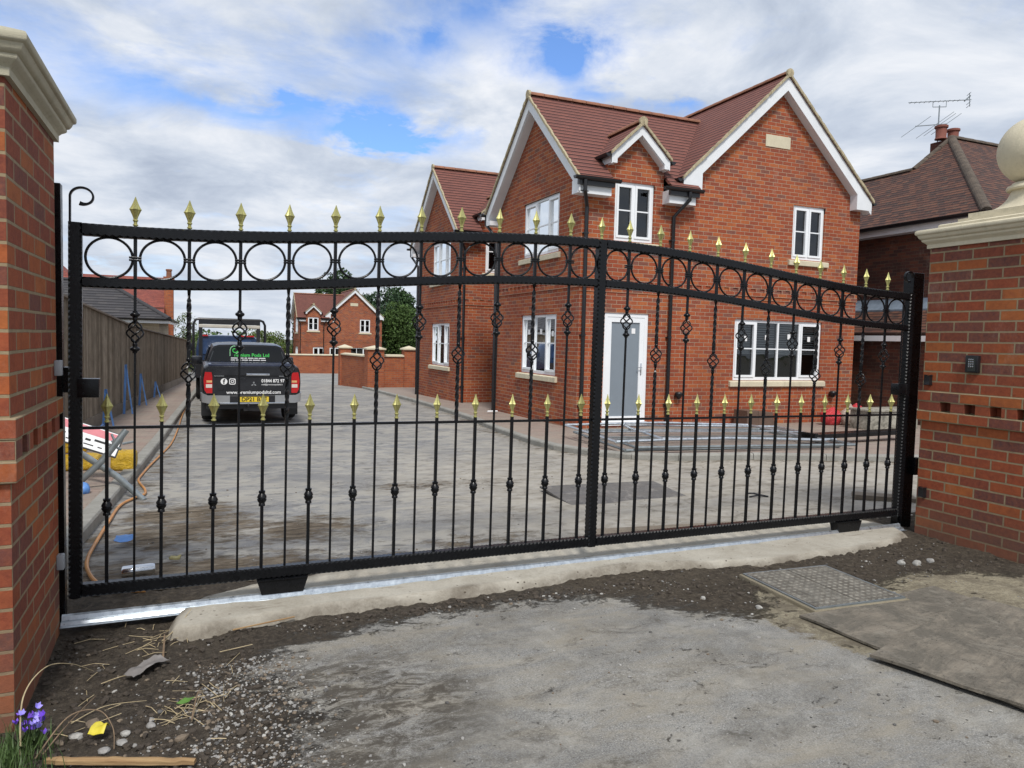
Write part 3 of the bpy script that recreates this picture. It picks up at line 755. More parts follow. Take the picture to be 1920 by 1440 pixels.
def window(root, ax, c, u0, u1, z0, z1, lights, sash, bar=True, blind=0, stickers=(), inward=1, sill=True, hd=0.0, recess=.9, skyback=False):
    """lights: relative widths; sash: True where an opening casement adds a second frame"""
    F = (lambda u, d, z: (u, c+d*inward, z)) if ax == 'y' else (lambda u, d, z: (c+d*inward, u, z))
    def bx(b, ua, ub, da, db, za, zb, m=None):
        p, q = F(ua, da, za), F(ub, db, zb)
        b.box([min(p[i], q[i]) for i in range(3)], [max(p[i], q[i]) for i in range(3)], m)
    b = MB(); fr = .052; d0, d1 = .035, .095
    bx(b, u0, u0+fr, d0, d1, z0, z1); bx(b, u1-fr, u1, d0, d1, z0, z1)
    bx(b, u0+fr, u1-fr, d0, d1, z0, z0+fr+.012); bx(b, u0+fr, u1-fr, d0, d1, z1-fr, z1)
    W = u1-u0-2*fr; tot = sum(lights); u = u0+fr; panes = []
    for i, (w_, s_) in enumerate(zip(lights, sash)):
        a = u; e = u+W*w_/tot; u = e
        if i < len(lights)-1: bx(b, e-.022, e+.022, d0-.002, d1, z0+fr+.012, z1-fr)
        ai = a+(.022 if i else 0); ei = e-(.022 if i < len(lights)-1 else 0); zi, zj = z0+fr+.012, z1-fr
        if s_:
            q = .042
            bx(b, ai, ai+q, d0-.018, d1-.02, zi, zj); bx(b, ei-q, ei, d0-.018, d1-.02, zi, zj)
            bx(b, ai+q, ei-q, d0-.018, d1-.02, zi, zi+q); bx(b, ai+q, ei-q, d0-.018, d1-.02, zj-q, zj)
            ai += q; ei -= q; zi += q; zj -= q
        panes.append((ai, ei, zi, zj))
        if bar:
            zm = (z0+z1)/2+.03; bx(b, ai, ei, d0+.012, d1-.02, zm-.012, zm+.012)
    w = b.build('window', M['upvc'], root)
    g = MB()
    for a, e, p, q in panes: g.add([F(a,.062,p),F(e,.062,p),F(e,.062,q),F(a,.062,q)], [(0,1,2,3)])
    g.build('glass', M['glass'], w, fix=False)
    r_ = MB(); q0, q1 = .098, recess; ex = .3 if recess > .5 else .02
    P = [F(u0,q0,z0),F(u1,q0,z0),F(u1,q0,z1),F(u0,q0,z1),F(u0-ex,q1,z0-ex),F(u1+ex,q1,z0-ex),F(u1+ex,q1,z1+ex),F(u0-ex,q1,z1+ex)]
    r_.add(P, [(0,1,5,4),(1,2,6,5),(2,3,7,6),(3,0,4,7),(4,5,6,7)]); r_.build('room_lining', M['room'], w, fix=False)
    if blind:
        s = MB(); n = int((z1-z0)*blind/.048)
        for i in range(n):
            z = z1-.07-i*.048
            for a, e, p, q in panes: bx(s, a+.01, e-.01, .115, .122, z-.030, z)
        s.build('blind', M['blind'], w)
    for (su, sz) in stickers:
        t = MB(); bx(t, su, su+.075, .056, .0595, sz, sz+.105); t.build('sticker', M['sticker'], w)
    if sill:
        s = MB(); 
        poly = [(-.055,z0-.125),(-.055,z0-.035),(-.05,z0-.028),(.034,z0-.002),(.034,z0-.125)]
        s.prism(poly, u0-.10, u1+.12, lambda d, z, h: F(h, d, z)); s.build('window_sill', M['stone'], root)
    return w

def slope(b, pts):
    """roof plane; uv: v along the steepest direction, u along the eave"""
    b.add(pts, [tuple(range(len(pts)))])
def roof_uv(me_obj):
    me = me_obj.data; l = me.uv_layers.new(name='UVMap')
    for p in me.polygons:
        n = p.normal.copy()
        if n.z < 0: n = -n
        up = Vector((0,0,1))-n*n.z
        if up.length < 1e-4: up = Vector((0,1,0))
        up.normalize(); e = up.cross(n)
        for li in p.loop_indices:
            co = me.vertices[me.loops[li].vertex_index].co; l.data[li].uv = (co.dot(e), co.dot(up))
def roof_obj(name, planes, mat, parent, th=.05):
    b = MB()
    for pl_ in planes:
        pl_ = [Vector(p) for p in pl_]; n = (pl_[1]-pl_[0]).cross(pl_[2]-pl_[0]).normalized()
        if n.z < 0: n = -n
        low = [p-n*th for p in pl_]; k = len(pl_)
        b.add(pl_+low, [tuple(range(k)), tuple(range(k, 2*k))]+[(i,(i+1)%k,k+(i+1)%k,k+i) for i in range(k)])
    o = b.build(name, mat, parent); roof_uv(o); return o
def ridge_tiles(b, p, q, seg=.32, r=.085):
    p, q = Vector(p), Vector(q); d = (q-p); L = d.length; d.normalize(); n = max(1, int(L/seg)); sd = d.cross(Vector((0,0,1))).normalized(); up = sd.cross(d)
    for i in range(n):
        a, e = p+d*(L*i/n+.006), p+d*(L*(i+1)/n-.006); R0 = []
        for c_, s in ((a, 1.0), (e, 1.06)):
            R0.append([c_+sd*math.cos(t)*r*s+up*(math.sin(t)*r*s*.9-.03) for t in [PI*j/8 for j in range(9)]])
        b.loft(R0)

def gutter(b, p, q, r=.055):
    """half-round black gutter between two points with closed ends"""
    p, q = Vector(p), Vector(q); d = (q-p).normalized(); sd = d.cross(Vector((0,0,1))).normalized()
    sec = [(math.cos(PI+PI*j/8)*r, math.sin(PI+PI*j/8)*r) for j in range(9)]+[(r+.008,.004),(-r-.008,.004)]
    b.loft([[c_+sd*u+Vector((0,0,w)) for u, w in sec] for c_ in (p, q)])

def house(ox, oy, oz, label, variant=0):
    """ox,oy: front left corner of the walls; all inner coordinates are relative to (6.384, 11.986, -.2) of the first house"""
    t = empty('brick_house', (ox, oy, oz), label, 'house', 'new red brick houses with white bargeboards')
    X0, X1, XM = 0, 6.826, 1.95        # left wall, right wall, inner corner of big gable
    D = 4.08; EV = 4.55; DB = 5.9      # left wing depth, eave height, right wing depth
    B = MB()
    zt = 4.55
    gx, gzp = 4.50, 7.10              # big gable apex
    G = lambda x: gzp-.93*abs(x-gx)   # roof surface of big gable
    ry, rz = 2.04, 6.63               # left wing ridge
    LR = lambda y: rz-.885*abs(y-ry)
    b0 = -.5
    if variant == 1: gw = [(3.56,5.88,.92,2.155)]
    elif variant == 2: gw = [(1.1,2.0,.95,2.15),(2.45,3.3,.95,2.15),(3.55,5.85,.95,2.15)]
    else: gw = [(.545,1.505,.09,2.18),(3.56,5.88,.92,2.155)]
    uw = [(.685,1.535,3.52,4.61),(4.955,5.815,3.45,4.565)]
    # front wall, with the gable and dormer faces
    dz0 = 4.61
    b = MB()
    gl = lambda x: G(x)-.16
    wall(b, 'y', 0, X0, X1, b0, 4.45, [h for h in gw]+[(h[0],h[1],h[2],min(h[3],4.45)) for h in uw], rev=.10, open_top=4.45)
    for h in uw: wall(b, 'y', 0, h[0]-.001, h[1]+.001, h[3]-.001, h[3], [], rev=.1); b.add([(h[0],0,h[3]),(h[1],0,h[3]),(h[1],.1,h[3]),(h[0],.1,h[3])], [(0,1,2,3)])
    # above 4.45: dormer cheeks and big gable
    ap = gl(gx)
    b.add([(uw[0][0]-.2,0,4.45),(uw[0][0],0,4.45),(uw[0][0],0,4.61),(uw[0][0]-.2,0,4.61)], [(0,1,2,3)])
    b.add([(uw[0][1],0,4.45),(uw[0][1]+.2,0,4.45),(uw[0][1]+.2,0,4.61),(uw[0][1],0,4.61)], [(0,1,2,3)])
    dxm = (uw[0][0]+uw[0][1])/2; dap = 5.69; DS = .93
    b.add([(uw[0][0]-.2,0,4.61),(uw[0][1]+.2,0,4.61),(uw[0][1]+.2,0,dap-.12-DS*.60),(dxm,0,dap-.12),(uw[0][0]-.2,0,dap-.12-DS*.60)], [(0,1,2,3,4)])
    wxa, wxb = uw[1][0], uw[1][1]; xl, xr_ = gx-2.35, gx+2.35
    XR = X1
    b.add([(xl,0,4.45),(wxa,0,4.45),(wxa,0,gl(wxa)) if False else (wxa,0,4.565),(xl,0,4.565)], [(0,1,2,3)])
    b.add([(wxb,0,4.45),(XR,0,4.45),(XR,0,4.565),(wxb,0,4.565)], [(0,1,2,3)])
    b.add([(xl,0,4.565),(XR,0,4.565),(XR,0,gl(XR)),(gx,0,ap),(xl,0,gl(xl))], [(0,1,2,3,4)])
    # dormer cheeks running back
    for xx in (uw[0][0]-.2, uw[0][1]+.2): b.add([(xx,0,4.3),(xx,.9,4.3),(xx,.9,4.9),(xx,0,4.9)], [(0,1,2,3)])
    # left wall with gable
    lw = [(.92,2.63,.945,2.155),(.92,2.62,3.365,4.505)]
    wall(b, 'x', 0, 0, D, b0, 4.50, [lw[0], (lw[1][0],lw[1][1],lw[1][2],4.50)], rev=.10, open_top=4.50)
    b.add([(0,0,4.5),(0,lw[1][0],4.5),(0,lw[1][0],LR(lw[1][0])-.14),(0,0,LR(0)-.14)] if False else [(0,0,4.5),(0,D,4.5),(0,D,max(4.5,LR(D)-.14)),(0,ry,rz-.16),(0,0,LR(0)-.14 if LR(0)-.14 > 4.5 else 4.51)], [(0,1,2,3,4)])
    # right, back and inner walls
    b.add([(X1,0,b0),(X1,DB,b0),(X1,DB,4.75),(X1,0,4.75)], [(0,1,2,3)])
    b.add([(XM,DB,b0),(X1,DB,b0),(X1,DB,4.9),(gx,DB,ap),(XM,DB,4.7)], [(0,1,2,3,4)])
    b.add([(XM,D,b0),(XM,DB,b0),(XM,DB,4.7),(XM,D,4.7)], [(0,1,2,3)]); b.add([(0,D,b0),(XM,D,b0),(XM,D,4.5),(0,D,4.5)], [(0,1,2,3)])
    b.build('brick_wall', M['house_brick'], t, fix=False)
    # dentil string course
    q = MB(); e = .018
    for z in (2.63, 2.78): q.box((-e,-e,z), (X1+e,.0,z+.068)); q.box((-e,-e+.001,z+.0005), (.0,D,z+.0675))
    q.box((-.012,-.012,2.555),(X1+.012,0,2.565)); 
    n = int(X1/.225)
    for i in range(n+1): q.box((i*.225-e,-e+.001,2.6985), (min(i*.225+.105, X1+e)-e*.5,.0,2.7795))
    n = int(D/.225)
    for i in range(n): q.box((-e+.001,i*.225+.11,2.6985), (.0,i*.225+.215,2.7795))
    q.build('dentil_course', M['house_brick'], t)
    # windows and door
    if variant == 2:
        window(t, 'y', 0, *gw[0], (1,1), (True,True)); window(t, 'y', 0, *gw[1], (1,1), (True,True)); window(t, 'y', 0, *gw[2], (1,1,1,1), (True,False,False,True))
    elif variant == 1: window(t, 'y', 0, *gw[0], (1,1.12,1.12,1), (True,False,False,True))
    else:
        u0, u1, z0, z1 = gw[0]; dd = MB(); f = .075
        dd.box((u0,.02,z0),(u0+f,.09,z1)); dd.box((u1-f,.02,z0),(u1,.09,z1)); dd.box((u0+f,.02,z1-f),(u1-f,.09,z1))
        dd.box((u0-.01,-.03,z0-.03),(u1+.02,.09,z0+.035))
        dr = dd.build('door_frame', M['upvc'], t)
        dd = MB(); a, e_, p, q_ = u0+f, u1-f, z0+.035, z1-f; s = .095
        dd.box((a,.028,p),(a+s,.08,q_)); dd.box((e_-s,.028,p),(e_,.08,q_)); dd.box((a+s,.028,q_-s),(e_-s,.08,q_)); dd.box((a+s,.028,p),(e_-s,.08,p+s*1.1))
        d_ = dd.build('door', M['upvc'], t)
        dd = MB(); dd.box((a+s,.05,p+s*1.1),(e_-s,.06,q_-s)); dd.build('door_panel', M['doorgrey'], d_)
        dd = MB(); dd.bbox((e_-s+.035,.012,1.02),(e_-s+.060,.028,1.24),.004); dd.tube([(e_-s+.047,.02,1.16),(e_-s+.047,-.02,1.16),(e_-s-.05,-.022,1.16)],.008); dd.build('door_handle', M['chrome'], d_, smooth=True)
        dd = MB(); dd.box((e_-s-.17,.044,1.80),(e_-s-.09,.0495,1.90)); dd.build('sticker', M['sticker'], d_)
        st_ = [(3.86,1.72),(4.40,1.75),(5.00,1.78),(5.55,1.74)]
        window(t, 'y', 0, *gw[1], (1,1.12,1.12,1), (True,False,False,True), blind=.52, stickers=st_)
        # pale work surface seen through the big window
        k = MB(); k.box((3.62,.14,1.46),(5.82,.80,1.53)); k.build('window_board', M['upvc'], t)
    window(t, 'y', 0, *uw[0], (1,1), (True,True), recess=.42); window(t, 'y', 0, *uw[1], (1,1), (True,True))
    window(t, 'x', 0, *lw[0], (.85,1,1), (True,False,False) if False else (True,False,True), blind=.97, stickers=[(1.15,1.72),(1.70,1.76),(2.30,1.75)] if variant == 0 else ())
    window(t, 'x', 0, *lw[1], (.85,1,1), (True,False,True))
    # date stone
    k = MB(); k.bbox((4.14,-.012,5.665),(4.78,.02,5.905),.003); k.build('date_stone', M['stone'], t)
    # ---- roofs
    ov = .30; e0 = -.29                     # verge overhang, eave line of left wing (y)
    zl = LR(e0)
    xj = gx-(gzp-rz)/.93                   # where the left ridge dies into the big roof
    # valley between left wing front slope and big gable left slope: LR(y)=G(x)
    def vx(y): return gx-(gzp-LR(y))/.93
    ge = gx-2.47; gr = gx+2.47; fo = -.20; bo = DB+.25
    yv = ry-(rz-G(ge))/.885                 # y where big roof eave edge meets left slope
    dl, dr_ = dxm-.65, dxm+.65
    planes = []
    # left wing front slope (dormer strip pulled out as the gable stands on the wall line)
    yb = lambda z: ry-(rz-z)/.885           # y of left slope at height z
    ydap = yb(dap-.02); yde = yb(dap-DS*.65)
    planes.append([(-.22,e0,zl),(dl+.02,e0,zl),(dl+.02,yb(dap-DS*.63),dap-DS*.63),(dxm,ydap,dap-.02),(dxm,ry,rz),(-.22,ry,rz)])
    planes.append([(dr_-.02,e0,zl),(2.40,e0,zl),(2.40,yb(G(ge)-.1),G(ge)-.1),(vx(yv),yv,LR(yv)),(xj,ry,rz),(dxm,ry,rz),(dxm,ydap,dap-.02),(dr_-.02,yb(dap-DS*.63),dap-DS*.63)])
    planes.append([(-.22,ry,rz),(xj+.3,ry,rz),(XM+.3,D+.29,LR(D+.29)),(-.22,D+.29,LR(D+.29))])
    # big gable
    planes.append([(ge,fo,G(ge)),(gx,fo,gzp),(gx,bo,gzp),(ge,bo,G(ge))])
    planes.append([(gx,fo,gzp),(gr,fo,G(gr)),(gr,bo,G(gr)),(gx,bo,gzp)])
    # dormer
    de = dap-DS*.65
    planes.append([(dl,-.20,de),(dxm,-.20,dap),(dxm,ydap,dap),(dl,yb(de),de)])
    planes.append([(dxm,-.20,dap),(dr_,-.20,de),(dr_,yb(de),de),(dxm,ydap,dap)])
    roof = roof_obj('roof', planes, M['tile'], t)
    for p_, q_ in (((-.22,ry,rz+.01),(xj,ry,rz+.01)), ((gx,fo,gzp+.01),(gx,bo,gzp+.01)), ((dxm,-.20,dap+.01),(dxm,ydap,dap+.01))): k = MB(); ridge_tiles(k, p_, q_); k.build('ridge_tiles', M['ridge'], roof)
    # mortar bedding along the verges (rough edge)
    def verge(pts, out, end):
        k = MB(); k.tube(end, .085, 14)
        for p, q in zip(pts, pts[1:]):
            p, q = Vector(p), Vector(q); L = (q-p).length; n = int(L/.09); d = (q-p)/n
            for i in range(n):
                c_ = p+d*(i+.5); hz = .028+random.uniform(-.004,.006)
                k.obox(c_+Vector(out)*(.012+random.uniform(-.006,.006))+Vector((0,0,-.026)), d*.52, Vector(out)*.022, Vector((0,0,1))*hz)
        k.build('verge_mortar', M['mortar_edge'], roof)
    verge([(ge,fo,G(ge)),(gx,fo,gzp),(gr,fo,G(gr))], (0,-1,0), [(gx,fo-.03,gzp),(gx,fo+.02,gzp)]); verge([(dl,-.20,de),(dxm,-.20,dap),(dr_,-.20,de)], (0,-1,0), [(dxm,-.23,dap),(dxm,-.18,dap)])
    verge([(-.22,e0,zl),(-.22,ry,rz),(-.22,D+.29,LR(D+.29))], (-1,0,0), [(-.25,ry,rz),(-.20,ry,rz)])
    # bargeboards with boxed feet
    def barge(pts, hgt, d0, d1, f, name='bargeboard'):
        k = MB(); (a0, a1), (p0, p1), (c0, c1) = pts
        dz = .045
        k.prism([(a0,a1-dz),(p0,p1-dz),(p0,p1-dz-hgt),(a0,a1-dz-hgt*.98)], d0, d1, f); k.prism([(p0,p1-dz),(c0,c1-dz),(c0,c1-dz-hgt*.98),(p0,p1-dz-hgt)], d0, d1, f)
        return k
    fy = lambda a, z, h: (a, h, z); fx = lambda a, z, h: (h, a, z)
    k = barge([(ge+.03,G(ge+.03)),(gx,gzp),(gr-.03,G(gr-.03))], .29, -.185, -.155, fy)
    # soffit
    k.prism([(ge+.06,G(ge)-.28),(gx,gzp-.33),(gr-.06,G(gr)-.28),(gr-.06,G(gr)-.26),(gx,gzp-.31),(ge+.06,G(ge)-.26)], -.155, 0, fy)
    zf = G(ge)-.22
    for xa, xb in ((ge+.03, ge+.46), (gr-.46, gr-.03)):
        k.box((xa,-.2535,zf+.02), (xb,0,zf+.23)) if False else k.prism([(xa,zf+.01),(xb,zf+.01),(xb,zf+.01+(.42 if (xa > gx) == (xb < gx) else .30)),(xa,zf+.30)] if False else [(xa,zf),(xb,zf),(xb,G(xb)-.1),(xa,G(xa)-.1)], -.188, 0, fy)
    k.build('bargeboard', M['bargewhite'], t)
    k = barge([(dl+.02,de+.02),(dxm,dap),(dr_-.02,de+.02)], .20, -.185, -.160, fy); k.prism([(dl+.05,de-.22),(dxm,dap-.245),(dr_-.05,de-.22),(dr_-.05,de-.20),(dxm,dap-.225),(dl+.05,de-.20)], -.16, 0, fy)
    k.box((dl+.02,-.184,de-.20),(dl+.14,.45,de-.05)); k.box((dr_-.14,-.184,de-.20),(dr_-.02,.45,de-.05)); k.build('dormer_bargeboard', M['bargewhite'], t)
    k = barge([(e0+.03,LR(e0+.03)),(ry,rz),(D+.27,LR(D+.27))], .26, -.21, -.18, fx)
    k.prism([(e0+.06,zl-.27),(ry,rz-.33),(D+.25,zl-.27),(D+.25,zl-.25),(ry,rz-.31),(e0+.06,zl-.25)], -.18, 0, fx)
    k.build('bargeboard', M['bargewhite'], t)
    # eave boxes (white soffit and fascia) and black gutters
    zb = zl-.30
    for xa, xb in ((-.215,.47),(1.72,2.32)):
        k = MB(); k.box((xa,e0+.06,zb),(xb,0,zb+.10)); k.box((xa,e0+.06,zb+.10),(xb,0,zl-.06)); k.build('eave_box', M['bargewhite'], t)
    k = MB(); k.box((-.215,D,zb),(XM,D+.25,zb+.10)); k.box((-.215,D+.21,zb+.1),(XM,D+.24,zl-.05)); k.build('eave_box', M['bargewhite'], t)
    for p, q in (((-.33,e0-.03,zl-.03),(.60,e0-.03,zl-.03)), ((1.55,e0-.03,zl-.03),(2.42,e0-.03,zl-.03)), ((-.33,D+.32,zl-.03),(XM,D+.32,zl-.03)),
                 ((gr+.05,fo,G(gr)-.05),(gr+.05,bo,G(gr)-.05)), ((ge-.05,-.20,G(ge)-.05),(ge-.05,.25,G(ge)-.05)), ((dl-.05,-.20,de-.05),(dl-.05,.55,de-.05)), ((dr_+.05,-.2,de-.05),(dr_+.05,.35,de-.05))):
        k = MB(); gutter(k, p, q); k.build('gutter', M['blackplastic'], t)
    for xa, xb in ((-.23,.50),(1.70,2.36)): k = MB(); k.box((xa,e0-.01,zl-.16),(xb,e0+.058,zl-.05)); k.build('gutter_board', M['blackplastic'], t)
    # downpipes
    for pts in ([(-.12,e0-.03,zl-.08),(-.12,e0-.03,zl-.20),(.10,-.07,zb-.18),(.10,-.07,.0),(.10,-.07,-.1)] if False else [(-.12,e0-.03,zl-.08),(-.12,e0-.03,zl-.26),(.07,-.06,zb-.20),(.07,-.06,-.1)],
                [(2.12,e0-.03,zl-.08),(2.12,e0-.03,zl-.22),(1.955,-.06,zb-.22),(1.955,-.06,-.1)],
                [(-.20,D+.29,zl-.08),(-.20,D+.29,zl-.26),(-.06,D-.05,zb-.3),(-.06,D-.05,-.1)]):
        k = MB(); k.tube(pts, .036, 12)
        x_, y_ = pts[-1][0], pts[-1][1]
        for z in (3.6, 1.75, .45): k.lathe([(.036,-.02),(.044,-.02),(.044,.02),(.036,.02)], (x_,y_,z), 12); k.box((x_-.06,y_+.01,z-.008),(x_+.06,y_+.055,z+.008))
        k.build('downpipe', M['blackplastic'], t, smooth=True)
    # outside wall terminals: rounded hoods on a neck
    if variant == 0:
        for x_ in (2.20, 6.20):
            k = MB(); k.tube([(x_,-.01,.62),(x_,-.05,.62)], .035, 12); k.lathe([(.02,-.075),(.05,-.045),(.075,.0),(.078,.035),(.06,.06),(.02,.066)], (x_,-.085,.63), 16)
            k.build('wall_terminal', M['blackplastic'], t, smooth=True)
    return t
house(6.384, 11.986, -.2, 'nearest new red brick house with white bargeboards, dormer and grey front door', 0)
house(6.384, 18.676, -.3, 'second red brick house whose left gable shows behind the nearest house', 1)
house(7.48, 62.5, -1.7, 'far-off red brick house at the end of the road before tall trees', 2)

# ------------------------------------------------------------------ old neighbouring house (right)
nh = empty('old_brick_house', (14.7, 10.2, 0), 'old dark brick house with brown hipped roof and twin chimney pots', 'house')
b = MB(); E = 4.30
b.box((.30,.30,-.5),(9.5,11.7,E)); nw = b.build('brick_wall', M['old_brick'], nh)
A=(0,0,E); Q=(9.5,0,E); P=(3.5,3.5,7.02); P2=(9.5,3.5,7.02); RJ=(2.3,3.62,6.08); R2=(2.3,11.9,6.08); S=(0,11.9,E)
ro_ = roof_obj('roof', [[A,P,RJ,R2,S],[A,Q,P2,P],[P,P2,(9.5,7,4.3),(3.5,7,4.3)],[RJ,(4.6,3.62,E),(4.6,11.9,E),R2]], M['old_tile'], nh, .06)
b = MB(); ridge_tiles(b, A, P, .30, .105); ridge_tiles(b, P, P2, .4, .10); ridge_tiles(b, RJ, R2, .4, .09); ridge_tiles(b, P, RJ, .4, .09); b.build('hip_tiles', simple('old hip tile', (.085,.065,.048), .9, var=.45, scale=7, bump=.01), ro_)
b = MB(); gutter(b, (-.03,-.05,E-.02), (-.03,12,E-.02), .07); gutter(b, (-.05,-.03,E-.02), (9.5,-.03,E-.02), .07); b.build('gutter', M['blackplastic'], nh)
b = MB(); b.box((.04,.04,E-.22),(.07,11.8,E-.06)); b.box((.04,.04,E-.22),(9.4,.07,E-.06)); b.box((.07,.07,E-.22),(.3,11.8,E-.20)); b.build('fascia', M['bargewhite'], nh)
b = MB(); b.box((3.42,3.60,6.3),(4.10,4.05,6.98)); ch = b.build('chimney', M['old_brick'], nh)
for x_, h_ in ((3.42,.0),(3.88,-.03)):
    b = MB(); b.lathe([(.15,0),(.145,.03),(.13,.05),(.135,.28),(.165,.30),(.165,.35),(.14,.36),(.12,.30)], (x_,3.75,7.02+h_), 20); b.build('chimney_pot', simple('terracotta', (.20,.065,.045), .8, var=.2), ch, smooth=True)
# lean-to
b = MB(); b.box((-.72,-.4,-.5),(.30,11,1.75)); b.build('lean_to_wall', M['old_brick'], nh)
lt = roof_obj('lean_to_roof', [[(-.85,-.5,1.78),(.32,-.5,2.52),(.32,11,2.52),(-.85,11,1.78)]], M['old_tile'], nh, .05)
b = MB(); b.add([(-.03,-.5,2.34),(.28,-.5,2.60),(.28,11,2.60),(-.03,11,2.34),(-.03,-.5,2.30),(.28,-.5,2.50),(.28,11,2.50),(-.03,11,2.30)], [(0,1,2,3),(4,5,6,7),(0,1,5,4),(3,2,6,7),(0,3,7,4)]); b.build('lead_flashing', simple('lead', (.22,.27,.33), .5, metal=.3, var=.25), lt)
b = MB(); b.box((-.90,-.5,1.60),(-.84,11,1.72)); b.build('lean_to_gutter', M['bargewhite'], nh)

# TV aerials
an = empty('tv_aerial', (18.22, 14.12, 6.95), 'two thin metal television aerials on one mast above the old house chimney', 'aerial', rot=(0,0,R(-48)))
b = MB(); b.tube([(0,0,-.1),(0,0,1.02)], .016, 8); b.build('mast', M['steel'], an, smooth=True)
b = MB(); b.tube([(-.75,-.25,1.10),(.75,.25,1.16)], .011, 6); b.tube([(-.16,-.05,.98),(.16,.05,.98)], .01, 6); b.tube([(-.16,-.05,.98),(-.16,-.05,1.12)], .008, 6); b.tube([(.16,.05,.98),(.16,.05,1.13)], .008, 6)
for i in range(11):
    q = -.7+i*.115; b.tube([(q-.02,q*.33+.08,1.125+q*.04),(q+.02,q*.33-.08,1.125+q*.04)], .006, 5)
b.tube([(.58,.1,1.10),(.72,.24,1.26)], .02, 6)
for z in (1.0,1.08,1.24,1.32): b.tube([(.72,.12,z),(.66,.40,z)], .007, 5)
b.tube([(.72,.24,.98),(.70,.24,1.34)], .01, 5); b.build('upper_array', M['steel'], an)
b = MB(); b.tube([(-.55,-.1,.50),(.2,.05,.53)], .012, 6)
for x_, l in ((-.53,.62),(-.08,.78),(.03,.66),(.18,.62)): b.tube([(x_-.9*l*.62,-l*.15,.5-.42*l),(x_+.9*l*.62,l*.15,.52+.42*l)], .007, 5)
b.build('lower_array', M['steel'], an)

# low timber side gate with black posts
sg = empty('side_gate', (14.2, 12.75, -.2), 'low gate of fresh tan boards closing the gap beside the new house', 'gate')
b = MB()
for i in range(15): b.bbox((-.95+i*.128,0,.10),(-.95+i*.128+.122,.022,1.03+.006*math.sin(i*2.1)),.002)
b.build('boards', M['new_wood'], sg)
b = MB(); b.box((-.95,-.02,1.03),(.97,.04,1.075)); b.build('top_rail', M['blackplastic'], sg)
for x_ in (.02,): 
    b = MB(); b.box((x_-.05,-.07,-.1),(x_+.05,0,1.06)); b.build('gate_post', M['blackplastic'], sg)
b = MB(); b.box((-.45,-.07,.10),(-.04,-.02,.24)); b.build('kick_bar', M['blackplastic'], sg)

# ------------------------------------------------------------------ boundary walls with piers
def bwall(name, p, q, z0, h, th, label, group='low brick boundary walls'):
    d = Vector((q[0]-p[0], q[1]-p[1], 0)); L = d.length; rz_ = math.atan2(d.y, d.x)
    t = empty('boundary_wall', (p[0],p[1],z0), label, 'wall', group, rot=(0,0,rz_))
    b = MB(); b.box((0,-th/2,-.4),(L,th/2,h)); b.build('brickwork', M['wall_brick'], t)
    b = MB(); n = max(1, int(L/.6))
    for i in range(n):
        a, e = L*i/n+.004, L*(i+1)/n-.004
        b.loft([[(x_,-th/2-.05,h+.001),(x_,th/2+.05,h+.001),(x_,th/2+.05,h+.05),(x_,0,h+.09),(x_,-th/2-.05,h+.05)] for x_ in (a, e)])
    b.build('coping', M['stone'], t); return t
def pier(x, y, z0, h, w, label):
    t = empty('brick_pier', (x,y,z0), label, 'pier', 'brick piers with pyramid stone caps')
    b = MB(); b.box((-w/2,-w/2,-.4),(w/2,w/2,h)); b.build('brickwork', M['wall_brick'], t)
    b = MB(); e = w/2+.06; b.box((-e,-e,h),(e,e,h+.05)); b.add([(-e,-e,h+.051),(e,-e,h+.051),(e,e,h+.051),(-e,e,h+.051),(0,0,h+.16)], [(0,1,4),(1,2,4),(2,3,4),(3,0,4),(0,3,2,1)]); b.build('pier_cap', M['stone'], t)
bwall('w', (4.9,50.5), (12.5,50.5), -1.13, 1.22, .25, 'long low brick wall with pale coping across the end of the road')
bwall('w', (4.9,50.5), (5.9,61), -1.13, 1.22, .25, 'low brick wall running away from the end of the road to the far house')
bwall('w', (5.55,31.2), (6.0,27.6), -.65, 1.30, .25, 'brick wall between the first two capped piers, edge-on to the road', 'low brick boundary walls')
bwall('w', (6.38,27.75), (7.2,27.75), -.56, 1.24, .25, 'short brick wall panel between the second and third capped piers')
pier(5.60, 31.3, -.66, 1.58, .45, 'farthest brick pier with stone cap, at the road corner')
pier(6.08, 27.75, -.62, 1.56, .62, 'broad middle brick pier with stone cap')
pier(7.42, 27.75, -.55, 1.50, .45, 'brick pier with stone cap nearest the second house')

# ------------------------------------------------------------------ timber fence on the left
FX = lambda y: -2.3+.05*y
FZ = lambda y: (2.46-.0519*y) if y < 18.5 else (1.50-.0256*(y-18.5))
fe = empty('timber_fence', (0,0,0), 'long brown close-board timber fence along the left pavement', 'fence')
b = MB(); y = 5.0; i = 0
while y < 36:
    z1 = FZ(y); z0 = gz(y)+.28; x = FX(y); lap = .012 if i % 2 else 0
    jit = random.uniform(-.006,.006)
    tk = .012+random.uniform(-.003,.004)
    b.add([(x-.02,y,z0),(x+tk,y,z0),(x+.001,y+.099,z0),(x-.02,y+.099,z0),(x-.02,y,z1+jit),(x+tk,y,z1+jit),(x+.001,y+.099,z1+jit),(x-.02,y+.099,z1+jit)],
          [(0,3,2,1),(4,5,6,7),(0,1,5,4),(1,2,6,5),(2,3,7,6),(3,0,4,7)])
    y += .098; i += 1
b.build('boards', M['fence_board'], fe)
b = MB()
for y in frange(5, 35, 12)[:-1]: b.add([(FX(y)+dx,y,FZ(y)+dz) for dx, dz in ((-.03,0),(.045,0),(.045,.03),(-.03,.03))]+[(FX(y+2.5)+dx,y+2.5,FZ(y+2.5)+dz) for dx, dz in ((-.03,0),(.045,0),(.045,.03),(-.03,.03))], [(0,1,2,3),(4,5,6,7),(0,1,5,4),(1,2,6,5),(2,3,7,6),(3,0,4,7)])
b.build('capping_rail', M['fence_wood'], fe)
